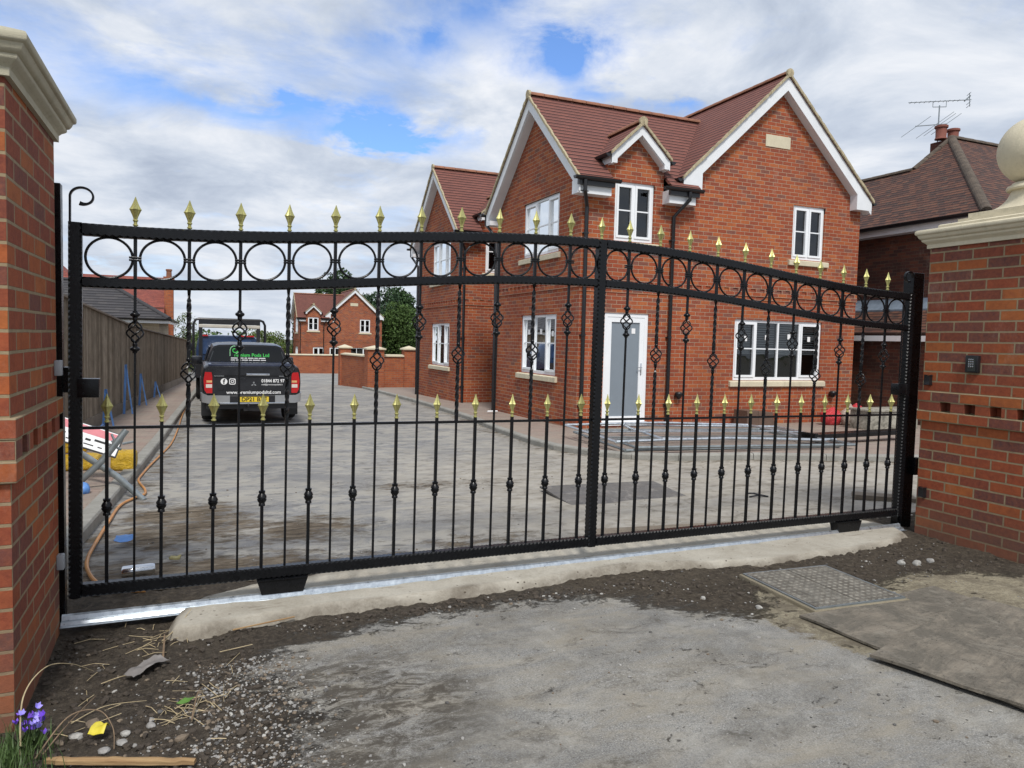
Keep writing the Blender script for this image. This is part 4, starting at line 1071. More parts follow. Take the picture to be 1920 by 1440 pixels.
for y in frange(5, 35, 12)[:-1]:
    b = MB(); y1 = y+2.46; b.add([(FX(y)+.0,y+.04,gz(y)-.05),(FX(y)+.03,y+.04,gz(y)-.05),(FX(y1)+.03,y1,gz(y1)-.05),(FX(y1),y1,gz(y1)-.05),(FX(y)+.0,y+.04,gz(y)+.30),(FX(y)+.03,y+.04,gz(y)+.30),(FX(y1)+.03,y1,gz(y1)+.30),(FX(y1),y1,gz(y1)+.30)],
          [(0,3,2,1),(4,5,6,7),(0,1,5,4),(1,2,6,5),(2,3,7,6),(3,0,4,7)]); b.build('gravel_board', M['plank'], fe)
# blue straps propped at the fence foot
M['blue'] = simple('blue strap', (.10,.24,.55), .5, var=.2)
for k_, (y, h, lab) in enumerate(((14.2,.62,'blue strap folded in an upside-down V at the fence foot, nearest the gate'),(16.5,.98,'tall upright blue strap at the fence foot, between two shorter ones'),(18.8,.72,'blue strap at the fence foot, third from the gate'),(21.8,.42,'short blue strap at the fence foot, farthest from the gate'))):
    b = MB(); x = FX(y)+.06; z = gz(y)+.09
    for dx, w in ((.02,.022),(.17,.014)):
        b.add([(x+dx-w,y-.10,z),(x+dx+w,y-.10,z),(x+.05+w,y,z+h),(x+.05-w,y,z+h),(x+dx-w,y-.09,z),(x+dx+w,y-.09,z),(x+.05+w,y+.01,z+h),(x+.05-w,y+.01,z+h)], [(0,1,2,3),(4,5,6,7),(0,1,5,4),(1,2,6,5),(2,3,7,6),(3,0,4,7)])
    tag(b.build('blue_strap', M['blue']), lab, 'strap', 'blue straps along the fence foot')
b = MB(); pts = [(FX(10.9)+.15,10.9,gz(10.9)+.095),(FX(12)+.22,12,gz(12)+.10),(FX(13)+.16,13.1,gz(13)+.11),(FX(14)+.1,13.9,gz(14)+.13)]
b.tube(pts, .022, 6); tag(b.build('blue_pipe', M['blue'], smooth=True), 'thin blue pipe lying on the pavement along the fence foot', 'pipe')

# ------------------------------------------------------------------ bungalow and red roofed house beyond the fence
bg = empty('bungalow', (-1.35, 30, -.7), 'cream bungalow with dark hipped roof rising above the timber fence', 'bungalow')
b = MB(); wall(b, 'y', 0, -6, -.05, -.3, 2.55, [(-1.75,-.75,1.3,2.25)]); b.box((-6,.12,-.3),(-.05,.13,2.55)) if False else None
b.add([(-.05,0,-.3),(-.05,9,-.3),(-.05,9,2.55),(-.05,0,2.55)], [(0,1,2,3)]); b.add([(-6,0,-.3),(-6,9,-.3),(-6,9,2.55),(-6,0,2.55)], [(0,1,2,3)]); b.build('cream_wall', M['cream_brick'], bg, fix=False)
window(bg, 'y', 0, -1.75, -.75, 1.3, 2.25, (1,1), (True,False), bar=False, sill=False)
br = roof_obj('roof', [[(-6.4,-.35,2.6),(.32,-.35,2.6),(-2.1,3.1,4.05),(-4.0,3.1,4.05)],[(.32,-.35,2.6),(.32,9.3,2.6),(-2.1,5.8,4.05),(-2.1,3.1,4.05)],[(-6.4,-.35,2.6),(-4.0,3.1,4.05),(-4.0,5.8,4.05),(-6.4,9.3,2.6)],[(-2.1,3.1,4.05),(-2.1,5.8,4.05),(-4,5.8,4.05),(-4,3.1,4.05)]], M['dark_tile'], bg)
b = MB(); ridge_tiles(b, (.32,-.35,2.62), (-2.1,3.1,4.07), .4, .09); ridge_tiles(b, (-2.1,3.1,4.07), (-4,3.1,4.07), .4, .09); b.build('hip_tiles', simple('dark hip tile', (.035,.033,.036), .8), br)
b = MB(); b.box((-6.35,-.33,2.42),(.30,-.30,2.60)); b.box((.27,-.30,2.42),(.30,9.2,2.60)); b.box((-6.3,-.3,2.42),(.27,0,2.44)); b.build('fascia', M['bargewhite'], bg)
b = MB(); gutter(b, (-6.4,-.40,2.58), (.36,-.40,2.58), .06); gutter(b, (.37,-.4,2.58), (.37,9.3,2.58), .06); b.build('gutter', M['blackplastic'], bg)

rh = empty('red_roof_house', (-1.3, 40, -1), 'red tiled house with tall brick chimney behind the dark roofed bungalow', 'house')
b = MB(); b.box((-9,.1,-.5),(-.35,7,3.6)); b.build('brick_wall', M['old_brick'], rh)
roof_obj('roof', [[(-9.2,-.3,3.3),(-.32,-.3,3.3),(-.32,3,5.25),(-9.2,3,5.25)],[(-9.2,3,5.25),(-.32,3,5.25),(-.32,7.3,3.3),(-9.2,7.3,3.3)]], M['red_tile'], rh)
b = MB(); b.box((-.34,.5,-.5),(.06,1.5,5.15)); b.box((-.38,.44,4.7),(.10,1.56,4.78)); b.box((-.38,.44,5.02),(.10,1.56,5.15)); cc = b.build('chimney', M['wall_brick'], rh)
b = MB(); b.lathe([(.13,0),(.12,.3),(.15,.33),(.15,.4),(.11,.41)], (-.14,1.0,5.15), 14); b.build('chimney_pot', M['ridge'], cc, smooth=True)
rg = empty('red_roof_house', (-4.9, 34, -1), 'house with steep red roof glimpsed beside the left gate stile', 'house')
b = MB(); b.box((-9,.2,-.5),(1.0,6,3.6)); b.build('brick_wall', M['old_brick'], rg)
roof_obj('roof', [[(-9,0,3.3),(1.2,0,3.3),(-1.3,3,5.9),(-9,3,5.9)],[(1.2,0,3.3),(1.2,6,3.3),(-1.3,3,5.9)],[(-9,3,5.9),(-1.3,3,5.9),(1.2,6,3.3),(-9,6,3.3)]], M['red_tile'], rg)

# ------------------------------------------------------------------ lettering
def text(s, size, mat, parent, loc, rot=(PI/2,0,0), name='lettering', align='LEFT', ext=.0015, sx=1, bold=0, label=None):
    cu = bpy.data.curves.new('t', 'FONT'); cu.body = s; cu.size = size; cu.extrude = ext; cu.align_x = align; cu.offset = bold; cu.resolution_u = 3
    o = bpy.data.objects.new('t', cu); COL.objects.link(o); bpy.context.view_layer.update()
    me = bpy.data.meshes.new_from_object(o); bpy.data.objects.remove(o)
    me.materials.clear(); me.materials.append(mat)
    r = bpy.data.objects.new(name, me); COL.objects.link(r); r.parent = parent; r.location = loc; r.rotation_euler = rot; r.scale = (sx,1,1)
    if label: r['label'] = label
    return r
M['white'] = simple('white vinyl', (.8,.8,.8), .4, var=.02)
M['green'] = simple('green vinyl', (.06,.50,.09), .4, var=.03)
def carpaint(name, c, r=.22, flake=0):
    m = NT(name); n = m.noise(3, 4, .7); m.col(m.ramp(n, [(.4, c), (.8, tuple(min(1, v*1.3+.012) for v in c))])); m.rough(m.ramp(n, [(.3, m.g(r)), (.8, m.g(r+.2))]))
    m.b.inputs['Coat Weight'].default_value = .25; m.b.inputs['Specular IOR Level'].default_value = .4; m.b.inputs['Coat Roughness'].default_value = .08; return m.mat
M['blackcar'] = carpaint('black car paint', (.010,.011,.014))
M['bluecar'] = carpaint('dark blue paint', (.016,.035,.085))
M['tyre'] = simple('tyre rubber', (.018,.017,.017), .85, var=.3, scale=12, bump=.003)
M['redlens'] = simple('red lens', (.42,.012,.015), .12, var=.1)
M['clearlens'] = simple('clear lens', (.62,.55,.50), .12, var=.1)
M['amberlens'] = simple('amber lens', (.62,.35,.16), .15, var=.1)
M['plate'] = simple('yellow plate', (.72,.52,.035), .4, var=.03)
M['ink'] = simple('black ink', (.008,.008,.008), .5)

def wheel(root, x, y, z, r, w, out):
    b = MB(); prof = [(r*.62,-w/2),(r*.9,-w/2),(r*.97,-w/2+.02),(r,-w/2+.045),(r,w/2-.045),(r*.97,w/2-.02),(r*.9,w/2),(r*.62,w/2)]
    n = 36; rings = [[(x+q, y+a*math.cos(2*PI*j/n), z+a*math.sin(2*PI*j/n)) for j in range(n)] for a, q in prof]
    rings.append(rings[0]); b.loft(rings, cap=False); t = b.build('wheel', M['tyre'], root, smooth=True)
    b = MB(); b.tube([(x-w*.35,y,z),(x+w*.35,y,z)], r*.62, 28); b.tube([(x+out*w*.30,y,z),(x+out*w*.42,y,z)], r*.2, 12)
    for k in range(6):
        a = k*PI/3; b.obox((x+out*w*.38, y+r*.38*math.cos(a), z+r*.38*math.sin(a)), (.012,0,0), (0,r*.24*math.cos(a),r*.24*math.sin(a)), (0,-.03*math.sin(a),.03*math.cos(a)))
    b.build('rim', M['silver'], t, smooth=True)

pk = empty('pickup_truck', (.905, 14.6, -.285), 'black double-cab pickup with white and green lettering parked by the left kerb', 'pickup')
def sec(y, pts): return [(-x, y, z) for x, z in pts]+[(x, y, z) for x, z in reversed(pts)]
b = MB()
body = [(.0,  [(.78,.50),(.835,.62),(.845,.80),(.835,.98),(.81,1.06),(.77,1.09)]),
        (.03, [(.80,.46),(.865,.60),(.875,.80),(.865,.98),(.835,1.07),(.79,1.105)]),
        (.5,  [(.82,.44),(.885,.58),(.895,.80),(.885,.98),(.85,1.09),(.80,1.12)]),
        (1.55,[(.82,.36),(.89,.55),(.90,.80),(.89,1.00),(.855,1.10),(.80,1.13)]),
        (3.3, [(.80,.32),(.875,.52),(.89,.78),(.88,.98),(.85,1.05),(.80,1.08)]),
        (3.7, [(.80,.32),(.88,.52),(.89,.76),(.88,.94),(.82,1.03),(.72,1.06)]),
        (4.9, [(.76,.34),(.84,.52),(.85,.70),(.83,.86),(.76,.94),(.60,.97)]),
        (5.2, [(.60,.38),(.70,.50),(.72,.66),(.70,.78),(.62,.85),(.45,.87)])]
b.loft([sec(y, p) for y, p in body]); body_o = b.build('body', M['blackcar'], pk, smooth=True)
b = MB(); cab = [(1.50,[(.80,1.10),(.775,1.16),(.70,1.36),(.655,1.435),(.56,1.468),(.30,1.478)]), (1.62,[(.81,1.10),(.785,1.16),(.71,1.375),(.665,1.455),(.57,1.488),(.30,1.50)]),
    (2.5,[(.82,1.08),(.80,1.15),(.725,1.40),(.68,1.48),(.58,1.51),(.30,1.525)]), (3.1,[(.82,1.06),(.80,1.12),(.72,1.38),(.67,1.46),(.57,1.49),(.3,1.50)]), (3.85,[(.80,1.02),(.78,1.04),(.76,1.06),(.70,1.07),(.6,1.075),(.3,1.08)])]
b.loft([sec(y, p) for y, p in cab]); b.build('cab', M['blackcar'], pk, smooth=True)
b = MB(); b.prism([(-.725,1.135),(.725,1.135),(.635,1.385),(.59,1.425),(.50,1.44),(-.50,1.44),(-.59,1.425),(-.635,1.385)], 1.485, 1.497, lambda x, z, h: (x, h+(1.30-z)*(-.10), z)); rwn = b.build('rear_window', M['carglass'], pk)
b = MB(); b.prism([(-.745,1.12),(.745,1.12),(.655,1.39),(.605,1.44),(.51,1.458),(-.51,1.458),(-.605,1.44),(-.655,1.39)], 1.496, 1.52, lambda x, z, h: (x, h+(1.30-z)*(-.10), z)); b.build('window_surround', simple('satin trim', (.05,.055,.06), .25, metal=.3), rwn)
for s in (-1, 1):
    b = MB(); b.prism([(1.75,1.14),(2.62,1.14),(2.62,1.43),(1.95,1.42)], 0, .006, lambda y, z, h: (s*(.812-(z-1.14)*.30+h), y, z)); b.prism([(2.68,1.14),(3.5,1.10),(3.1,1.40),(2.68,1.43)], 0, .006, lambda y, z, h: (s*(.812-(z-1.14)*.30+h), y, z)); b.build('side_window', M['carglass'], pk)
    b = MB(); b.bbox((s*.98-.11,3.15,1.00), (s*.98+.11,3.24,1.19), .03); b.tube([(s*.84,3.2,1.04),(s*.93,3.2,1.06)], .02, 8); b.build('wing_mirror', M['blackcar'], pk, smooth=True)
# bed cover, tailgate
b = MB(); b.bbox((-.77,.02,1.085), (.77,1.46,1.135), .015); b.tube([(-.72,.10,1.145),(.72,.10,1.145)], .014, 8); b.build('bed_cover', carpaint('blue black cover', (.02,.026,.05), .12), pk, smooth=True)
b = MB()
tg = [(-.685,.555),(.685,.555),(.70,.70),(.69,.985),(.60,1.045),(-.60,1.045),(-.69,.985),(-.70,.70)]
b.prism(tg, -.030, .01, lambda x, z, h: (x, h, z)); b.prism([(-.66,.93),(.66,.93),(.62,1.03),(-.62,1.03)], -.052, -.028, lambda x, z, h: (x, h, z)); b.prism([(-.60,.655),(.60,.655),(.60,.668),(-.60,.668)], -.036, -.028, lambda x, z, h: (x, h, z))
tgo = b.build('tailgate', M['blackcar'], pk)
b = MB(); b.bbox((-.115,-.066,.925), (.30,-.050,.965), .006); b.build('tailgate_handle', M['chrome'], tgo, smooth=True)
for s in (-1, 1):
    b = MB(); b.prism([(.70,.60),(.80,.60),(.835,.66),(.85,.84),(.825,.99),(.715,.985),(.70,.9)], -.035, .14, lambda x, z, h: (s*x, h, z)); o = b.build('tail_light', M['redlens'], pk)
    b = MB(); b.box((min(s*.705,s*.80),-.039,.795),(max(s*.705,s*.80),-.034,.835)); b.build('indicator_lens', M['amberlens'], o)
    b = MB(); b.box((min(s*.705,s*.81),-.039,.70),(max(s*.705,s*.81),-.034,.765)); b.build('reversing_lens', M['clearlens'], o)
    b = MB(); b.loft([[(s*x, y, z) for x, y, z in ring] for ring in ([(.40,-.07,.42),(.40,-.03,.42),(.40,-.03,.555),(.40,-.07,.555)],[(.76,-.07,.41),(.76,-.02,.41),(.78,-.02,.56),(.78,-.07,.56)],[(.87,-.01,.43),(.86,.06,.43),(.875,.06,.60),(.885,.0,.60)],[(.90,.22,.45),(.87,.22,.45),(.87,.22,.60),(.905,.22,.60)])])
    b.build('bumper_corner', M['silver'], pk, smooth=True)
b = MB(); b.bbox((-.42,-.06,.37), (.42,.02,.555), .01); b.box((-.80,.0,.30),(.80,.5,.45)); b.build('bumper', M['blackplastic'], pk)
b = MB(); b.bbox((-.58,-.085,.395), (.58,-.055,.425), .008); b.build('bumper_step', M['chrome'], pk, smooth=True)
b = MB(); b.tube([(-.08,.0,.33),(-.08,-.12,.33)], .02, 8); b.lathe([(.0,0),(.025,.01),(.03,.03),(.02,.055),(0,.06)], (-.08,-.12,.34), 12); b.box((-.16,-.01,.26),(.30,.02,.34)); b.build('tow_bar', M['blackplastic'], pk, smooth=True)
for s in (-1, 1):
    wheel(pk, s*.76, 1.05, .36, .36, .24, s); wheel(pk, s*.76, 4.1, .36, .36, .24, s)
    b = MB(); b.tube([(s*(.88),1.05+.43*math.cos(a),.40+.43*math.sin(a)) for a in [PI*i/12 for i in range(13)]], .035, 8); b.build('arch_trim', M['blackplastic'], pk, smooth=True)
    b = MB(); b.box((s*.76-.13,.60,.12),(s*.76+.13,.615,.42)); b.build('mud_flap', M['blackplastic'], pk)
# writing
b = MB(); b.box((-.235,-.077,.405+.03),(.285,-.070,.53)); pt = b.build('number_plate', M['plate'], pk)
text('DP21 BZF', .105, M['ink'], pt, (-.20,-.079,.450), sx=1.02, bold=.002)
text('www.premiumpodsltd.com', .088, M['white'], tgo, (-.46,-.034,.585), bold=.0012, sx=1.0)
text('01844 872 97', .085, M['white'], tgo, (.155,-.034,.80), bold=.0018, sx=.88)
text('mail@premiumpodsltd.c', .042, M['white'], tgo, (.155,-.034,.745), sx=.92)
# round social badge with an f, rounded camera badge, three-diamond badge
b = MB()
b.tube([(-.50,-.032,.815),(-.50,-.036,.815)], .058, 28); lg = b.build('social_badge', M['white'], tgo)
text('f', .12, M['ink'], lg, (-.517,-.038,.775), bold=.004)
def ringloft(bb, cx, cz, ro, ri, y0, y1, sq=0, n=32):
    def P(r, a):
        ca, sa = math.cos(a), math.sin(a)
        if sq: k = (abs(ca)**5+abs(sa)**5)**(-1/5); return cx+r*k*ca, cz+r*k*sa
        return cx+r*ca, cz+r*sa
    rs = []
    for i in range(n+1):
        a = 2*PI*i/n; x0, z0 = P(ro, a); x1, z1 = P(ri, a); rs.append([(x0,y0,z0),(x0,y1,z0),(x1,y1,z1),(x1,y0,z1)])
    bb.loft(rs, cap=False)
b = MB(); ringloft(b, -.355, .815, .056, .043, -.036, -.032, 1); ringloft(b, -.355, .815, .028, .017, -.036, -.032); b.tube([(-.325,-.032,.845),(-.325,-.036,.845)], .007, 8); b.build('camera_badge', M['white'], tgo)
b = MB()
for a in (90, 210, 330):
    a = R(a); d = Vector((math.cos(a),0,math.sin(a))); p = Vector((-d.z,0,d.x)); c0 = Vector((.02,-.034,.765)); h = .055
    q = [c0+d*.002, c0+d*(h/2)+p*h*.29, c0+d*h, c0+d*(h/2)-p*h*.29]; b.add(q+[v+Vector((0,-.006,0)) for v in q], [(0,1,2,3),(4,5,6,7),(0,1,5,4),(1,2,6,5),(2,3,7,6),(3,0,4,7)])
b.build('maker_badge', M['chrome'], tgo)
for xa, xb in ((-.67,-.50),(.47,.56)): b = MB(); b.box((xa,-.058,.912),(xb,-.053,.924)); b.build('small_badge', M['chrome'], tgo)
# window logo: rounded spiral P and the company name
b = MB(); pts = []
for i in range(34):
    a = PI*.5-PI*2.1*i/33; rr = .075-.052*i/33; pts.append((-.255+rr*math.cos(a), 1.452+.0, 1.365+rr*math.sin(a)))
b.tube(pts, .011, 6); rot_ = b.build('spiral_logo', M['green'], rwn, smooth=True)
b = MB(); b.tube([(-.345,1.455,1.245),(-.345,1.45,1.37),(-.325,1.448,1.42),(-.285,1.447,1.448),(-.235,1.447,1.448),(-.185,1.448,1.42),(-.165,1.45,1.37),(-.185,1.452,1.32),(-.235,1.455,1.29)], .0075, 6); b.build('logo_outline', simple('pale green vinyl', (.35,.7,.38), .4), rot_, smooth=True)
text('remium Pods Ltd', .098, M['green'], rwn, (-.265,1.468,1.235), rot=(PI/2-.10,0,0), bold=.002)
b = MB()
for row, z_ in enumerate((1.196, 1.156)):
    u = -.33
    for w_ in ((.13,.10,.05,.11,.07,.13) if row == 0 else (.08,.10,.12,.06,.14,.10)): b.box((u,1.459-row*.004,z_),(u+w_,1.462-row*.004,z_+.017)); u += w_+.016
b.build('small_print', M['white'], rwn)

# flatbed truck ahead of the pickup
tr = empty('flatbed_truck', (.76, 22.0, -.42), 'dark blue truck with a tall black ladder frame parked in front of the black pickup', 'truck')
b = MB()
for z, r_ in ((2.19,.055),): b.tube([(-.93,0,.9),(-.93,0,2.08),(-.88,0,2.19),(-.80,0,2.22),(.80,0,2.22),(.88,0,2.19),(.93,0,2.08),(.93,0,.9)], .035, 8)
b.box((-.80,-.03,2.08),(.80,.03,2.24)); b.box((-.80,-.03,.9),(-.70,.03,2.08)); b.box((.70,-.03,.9),(.80,.03,2.08)); b.build('ladder_frame', M['blackplastic'], tr, smooth=True)
b = MB(); b.bbox((-.80,-.05,1.98),(.80,.05,2.075), .02); b.build('roof_bar', simple('pale bar', (.45,.42,.36), .6), tr)
b = MB()
cb = [(1.3,[(.86,.85),(.86,1.3),(.80,1.66),(.72,1.74),(.3,1.76)]),(1.4,[(.88,.85),(.88,1.3),(.82,1.68),(.74,1.76),(.3,1.78)]),(2.5,[(.90,.8),(.90,1.3),(.82,1.68),(.74,1.76),(.3,1.78)]),(3.2,[(.88,.8),(.88,1.05),(.84,1.12),(.78,1.14),(.3,1.15)]),(3.9,[(.80,.6),(.82,.8),(.78,.95),(.7,1.0),(.3,1.0)])]
b.loft([sec(y, p) for y, p in cb]); b.build('cab', M['bluecar'], tr, smooth=True)
b = MB(); b.prism([(-.70,1.22),(.70,1.22),(.64,1.64),(-.64,1.64)], 1.27, 1.295, lambda x, z, h: (x, h, z)); b.build('rear_window', simple('blue tinted glass', (.03,.06,.14), .08, var=.3, scale=2), tr)
b = MB(); b.box((-.76,1.25,1.745),(-.55,1.31,1.785)); b.box((.30,1.25,1.745),(.72,1.31,1.785)); b.build('marker_lights', M['redlens'], tr)
b = MB(); b.box((-.90,-.3,.62),(.90,1.2,.72)); b.box((-.90,-.3,.72),(-.86,1.2,1.1)); b.box((.86,-.3,.72),(.90,1.2,1.1)); b.box((-.86,-.3,.72),(.86,-.26,1.1)); b.build('load_bed', M['blackplastic'], tr)
b = MB(); b.box((-.35,-.2,.4),(.35,3.8,.62)); b.build('chassis', M['blackplastic'], tr)
for s in (-1, 1):
    wheel(tr, s*.76, .4, .34, .34, .22, s); wheel(tr, s*.76, 3.2, .34, .34, .22, s)
    b = MB(); b.bbox((s*1.02-.10,2.6,1.28),(s*1.02+.10,2.66,1.52), .02); b.tube([(s*.88,2.63,1.35),(s*.95,2.63,1.38)], .015, 6); b.build('wing_mirror', M['blackplastic'], tr, smooth=True)

# ------------------------------------------------------------------ things lying about
def rect_mesh(b, c0, u, v, h, z):
    c0 = Vector((c0[0],c0[1],z)); u = Vector((*u,0)); v = Vector((*v,0)); up = Vector((0,0,h))
    b.add([c0,c0+u,c0+u+v,c0+v,c0+up,c0+u+up,c0+u+v+up,c0+v+up], [(0,3,2,1),(4,5,6,7),(0,1,5,4),(1,2,6,5),(2,3,7,6),(3,0,4,7)])
# inspection cover in its concrete surround
mc = empty('inspection_cover', (3.365,3.20,.0), 'square steel inspection cover with raised chequer pattern in a concrete surround', 'manhole cover', rot=(0,0,R(-3)))
b = MB(); b.bbox((-.335,-.325,-.04),(.335,.325,.020), .008); b.build('concrete_surround', concrete_mat('dirty concrete', (.17,.145,.10), (.29,.25,.18), False), mc, smooth=True)
def chequer():
    m = NT('chequer plate'); x, y, z = m.sep(m.co())
    s = 24
    a = m.math('SINE', m.math('MULTIPLY', m.math('ADD', x, y), PI*s)); c_ = m.math('SINE', m.math('MULTIPLY', m.math('SUBTRACT', x, y), PI*s))
    p = m.math('MULTIPLY', a, c_); h = m.math('SMOOTH_MAX', p, .2) if False else m.math('MAXIMUM', p, .15)
    n = m.noise(14, 6, .75)
    c0 = m.ramp(n, [(.3, (.10,.095,.082)), (.5, (.25,.235,.20)), (.7,(.42,.39,.33))]); c0 = m.mix(m.math('MULTIPLY', m.ramp(h, [(.2, m.g(.8)), (.6, m.g(0))]), m.ramp(m.noise(9, 6, .8), [(.35, m.g(.2)), (.6, m.g(1))])), c0, (.075,.065,.052)); c0 = m.mix(m.ramp(m.noise(40, 5, .8), [(.5, m.g(0)), (.62, m.g(.7))]), c0, (.13,.115,.09))
    m.col(c0); m.rough(.7); m.b.inputs['Metallic'].default_value = .25; m.bump(h, .006, 1); return m.mat
b = MB(); b.bbox((-.30,-.29,.018),(-.003,.29,.030), .002); b.bbox((.003,-.29,.018),(.30,.29,.030), .002); b.build('cover_plate', chequer(), mc)
b = MB(); b.box((-.318,-.308,.015),(.318,-.294,.028)); b.box((-.318,.294,.015),(.318,.308,.028)); b.box((-.318,-.294,.015),(-.304,.294,.028)); b.box((.304,-.294,.015),(.318,.294,.028)); b.build('steel_frame', M['steel'], mc)
# plywood sheets
def sheet(c0, ang, w, l, z, th, mat, label, tilt=0, cat='board', name='plywood_sheet', grp=None):
    b = MB(); nx, ny = 24, 30
    for zz in (0, th): 
        pass
    vs = []; 
    for k in (0, 1):
        for j in range(ny+1):
            for i in range(nx+1):
                x_, y_ = w*i/nx, l*j/ny; e = .006*fn(x_*3+5, y_*3, 1.2)
                ex = .004*fn(y_*9, k, 3) if i in (0, nx) else 0; ey = .004*fn(x_*9, k, 3) if j in (0, ny) else 0
                vs.append((x_+ex, -(y_)+ey, e+(th if k else 0)+.010*math.sin(x_*2.2+1)*math.sin(y_*1.6)))
    W_ = nx+1; T = W_*(ny+1); fs = []
    for j in range(ny):
        for i in range(nx):
            a = j*W_+i; fs.append((a,a+1,a+W_+1,a+W_)); fs.append((T+a,T+a+W_,T+a+W_+1,T+a+1))
    for i in range(nx): fs.append((i,i+1,T+i+1,T+i)); a = ny*W_+i; fs.append((a,T+a,T+a+1,a+1))
    for j in range(ny): a = j*W_; fs.append((a,T+a,T+a+W_,a+W_)); a += nx; fs.append((a,a+W_,T+a+W_,T+a))
    b.add(vs, fs); o = b.build(name, mat, loc=(c0[0],c0[1],z)); o.rotation_euler = (R(tilt),0,ang); return tag(o, label, cat, grp)
sheet((2.90,2.89), R(5), 1.15, 1.25, .003, .012, M['ply'], 'muddy plywood sheet between the inspection cover and the front board', grp='muddy plywood sheets by the right pillar')
sheet((2.81,2.37), R(17), 1.30, 2.3, .018, .013, M['ply'], 'larger muddy plywood sheet lying in front, its near edge lifted off the asphalt', grp='muddy plywood sheets by the right pillar')
sheet((3.14,6.62), R(-5), 1.30, 1.95, gz(5.7)-.0, .018, M['ply2'], 'grey plywood sheet lying flat on the road behind the gate').rotation_euler = (R(2.2),0,R(-3))
b = MB(); b.bbox((0,-.09,0),(1.55,.09,.035), .004); o = b.build('timber_plank', M['plank'], loc=(2.62,4.60,.012)); o.rotation_euler = (0,0,R(-6)); tag(o, 'long grey timber plank lying just behind the bottom rail of the gate', 'plank')
b = MB(); b.bbox((0,-.09,0),(.55,.09,.05), .006); o = b.build('timber_plank', M['plank'], loc=(5.85,5.22,gz(5.2)+.005)); o.rotation_euler = (0,0,R(-38)); tag(o, 'short rough timber offcut on the road beside the right gate post', 'plank')
b = MB(); secs = []
for i in range(26):
    x_ = -.24+.48*i/25; w_ = .013*(1+.25*fn(x_*9, 1, 2))*(1 if 1 < i < 23 else .7); h_ = .014*(1+.3*fn(x_*11, 4, 2)); secs.append([(x_,-w_,0),(x_,w_,0),(x_,w_*.9,h_),(x_,.1*w_,h_*1.15),(x_,-w_,h_*.9)])
b.loft(secs); o = b.build('timber_batten', M['splint'], loc=(-.24,2.625,.012)); o.rotation_euler = (0,0,R(-21)); tag(o, 'split yellow timber batten on the soil at the bottom left', 'batten')
b = MB(); b.tube([(0,0,0),(.30,.012,.0)], .004, 6); o = b.build('bamboo_cane', M['splint'], loc=(.14,3.635,.022), smooth=True); o.rotation_euler = (0,0,R(12)); tag(o, 'thin pale cane lying along the front edge of the concrete', 'cane')

# stacked mesh fence panels
def mesh_panel(loc, ang, w, h, label, tilt=(0,0), bend=0):
    t = empty('mesh_fence_panel', loc, label, 'fence panel', 'site fence panels lying on the kerb', rot=(R(tilt[0]),R(tilt[1]),R(ang)))
    b = MB(); r_ = .021
    b.tube([(0,0,0),(w*.25,0,bend*.6),(w*.5,0,bend),(w*.75,0,bend*.6),(w,0,0)], r_, 8); b.tube([(0,h,0),(w*.5,h,bend),(w,h,0)], r_, 8); b.tube([(0,0,0),(0,h,0)], r_, 8); b.tube([(w,0,0),(w,h,0)], r_, 8); b.tube([(0,h*.55,0),(w,h*.55,0)], .012, 6)
    b.build('tube_frame', M['galv'] if tilt[1] else M['steel'], t, smooth=True)
    b = MB(); n = int(w/.20)
    for i in range(1, n): x_ = w*i/n; b.add([(x_-.002,0,.003),(x_+.002,0,.003),(x_+.002,h,.003),(x_-.002,h,.003)], [(0,1,2,3)])
    m_ = int(h/.10)
    for j in range(1, m_): y_ = h*j/m_; b.add([(0,y_-.002,.006),(w,y_-.002,.006),(w,y_+.002,.006),(0,y_+.002,.006)], [(0,1,2,3)])
    b.build('wire_mesh', M['steel'], t, fix=False)
zk = gz(9)+.10
mesh_panel((5.38,8.62,zk+.03), -7, 3.5, 2.0, 'bottom mesh fence panel of the stack lying across the kerb')
mesh_panel((5.50,8.55,zk+.075), -9, 3.5, 2.0, 'middle mesh fence panel of the stack, slightly askew', (-.4,0))
mesh_panel((5.32,8.78,zk+.13), -6, 3.5, 2.0, 'top mesh fence panel of the stack, its tube frame bowed upward', (0,.6), .04)
mesh_panel((6.3,9.1,zk+.10), -11, 2.9, 1.7, 'shorter mesh fence panel lying at the back of the stack', (0,.5))
b = MB(); b.bbox((0,-.12,0),(2.35,.12,.07), .006); b.box((.0,-.135,-.03),(.06,.135,.09)); b.box((2.29,-.135,-.03),(2.35,.135,.09)); o = b.build('steel_beam', M['gate'], loc=(8.75,8.72,zk+.08)); o.rotation_euler = (0,0,R(4)); tag(o, 'long black steel beam lying on the pavement in front of the red sacks', 'beam')

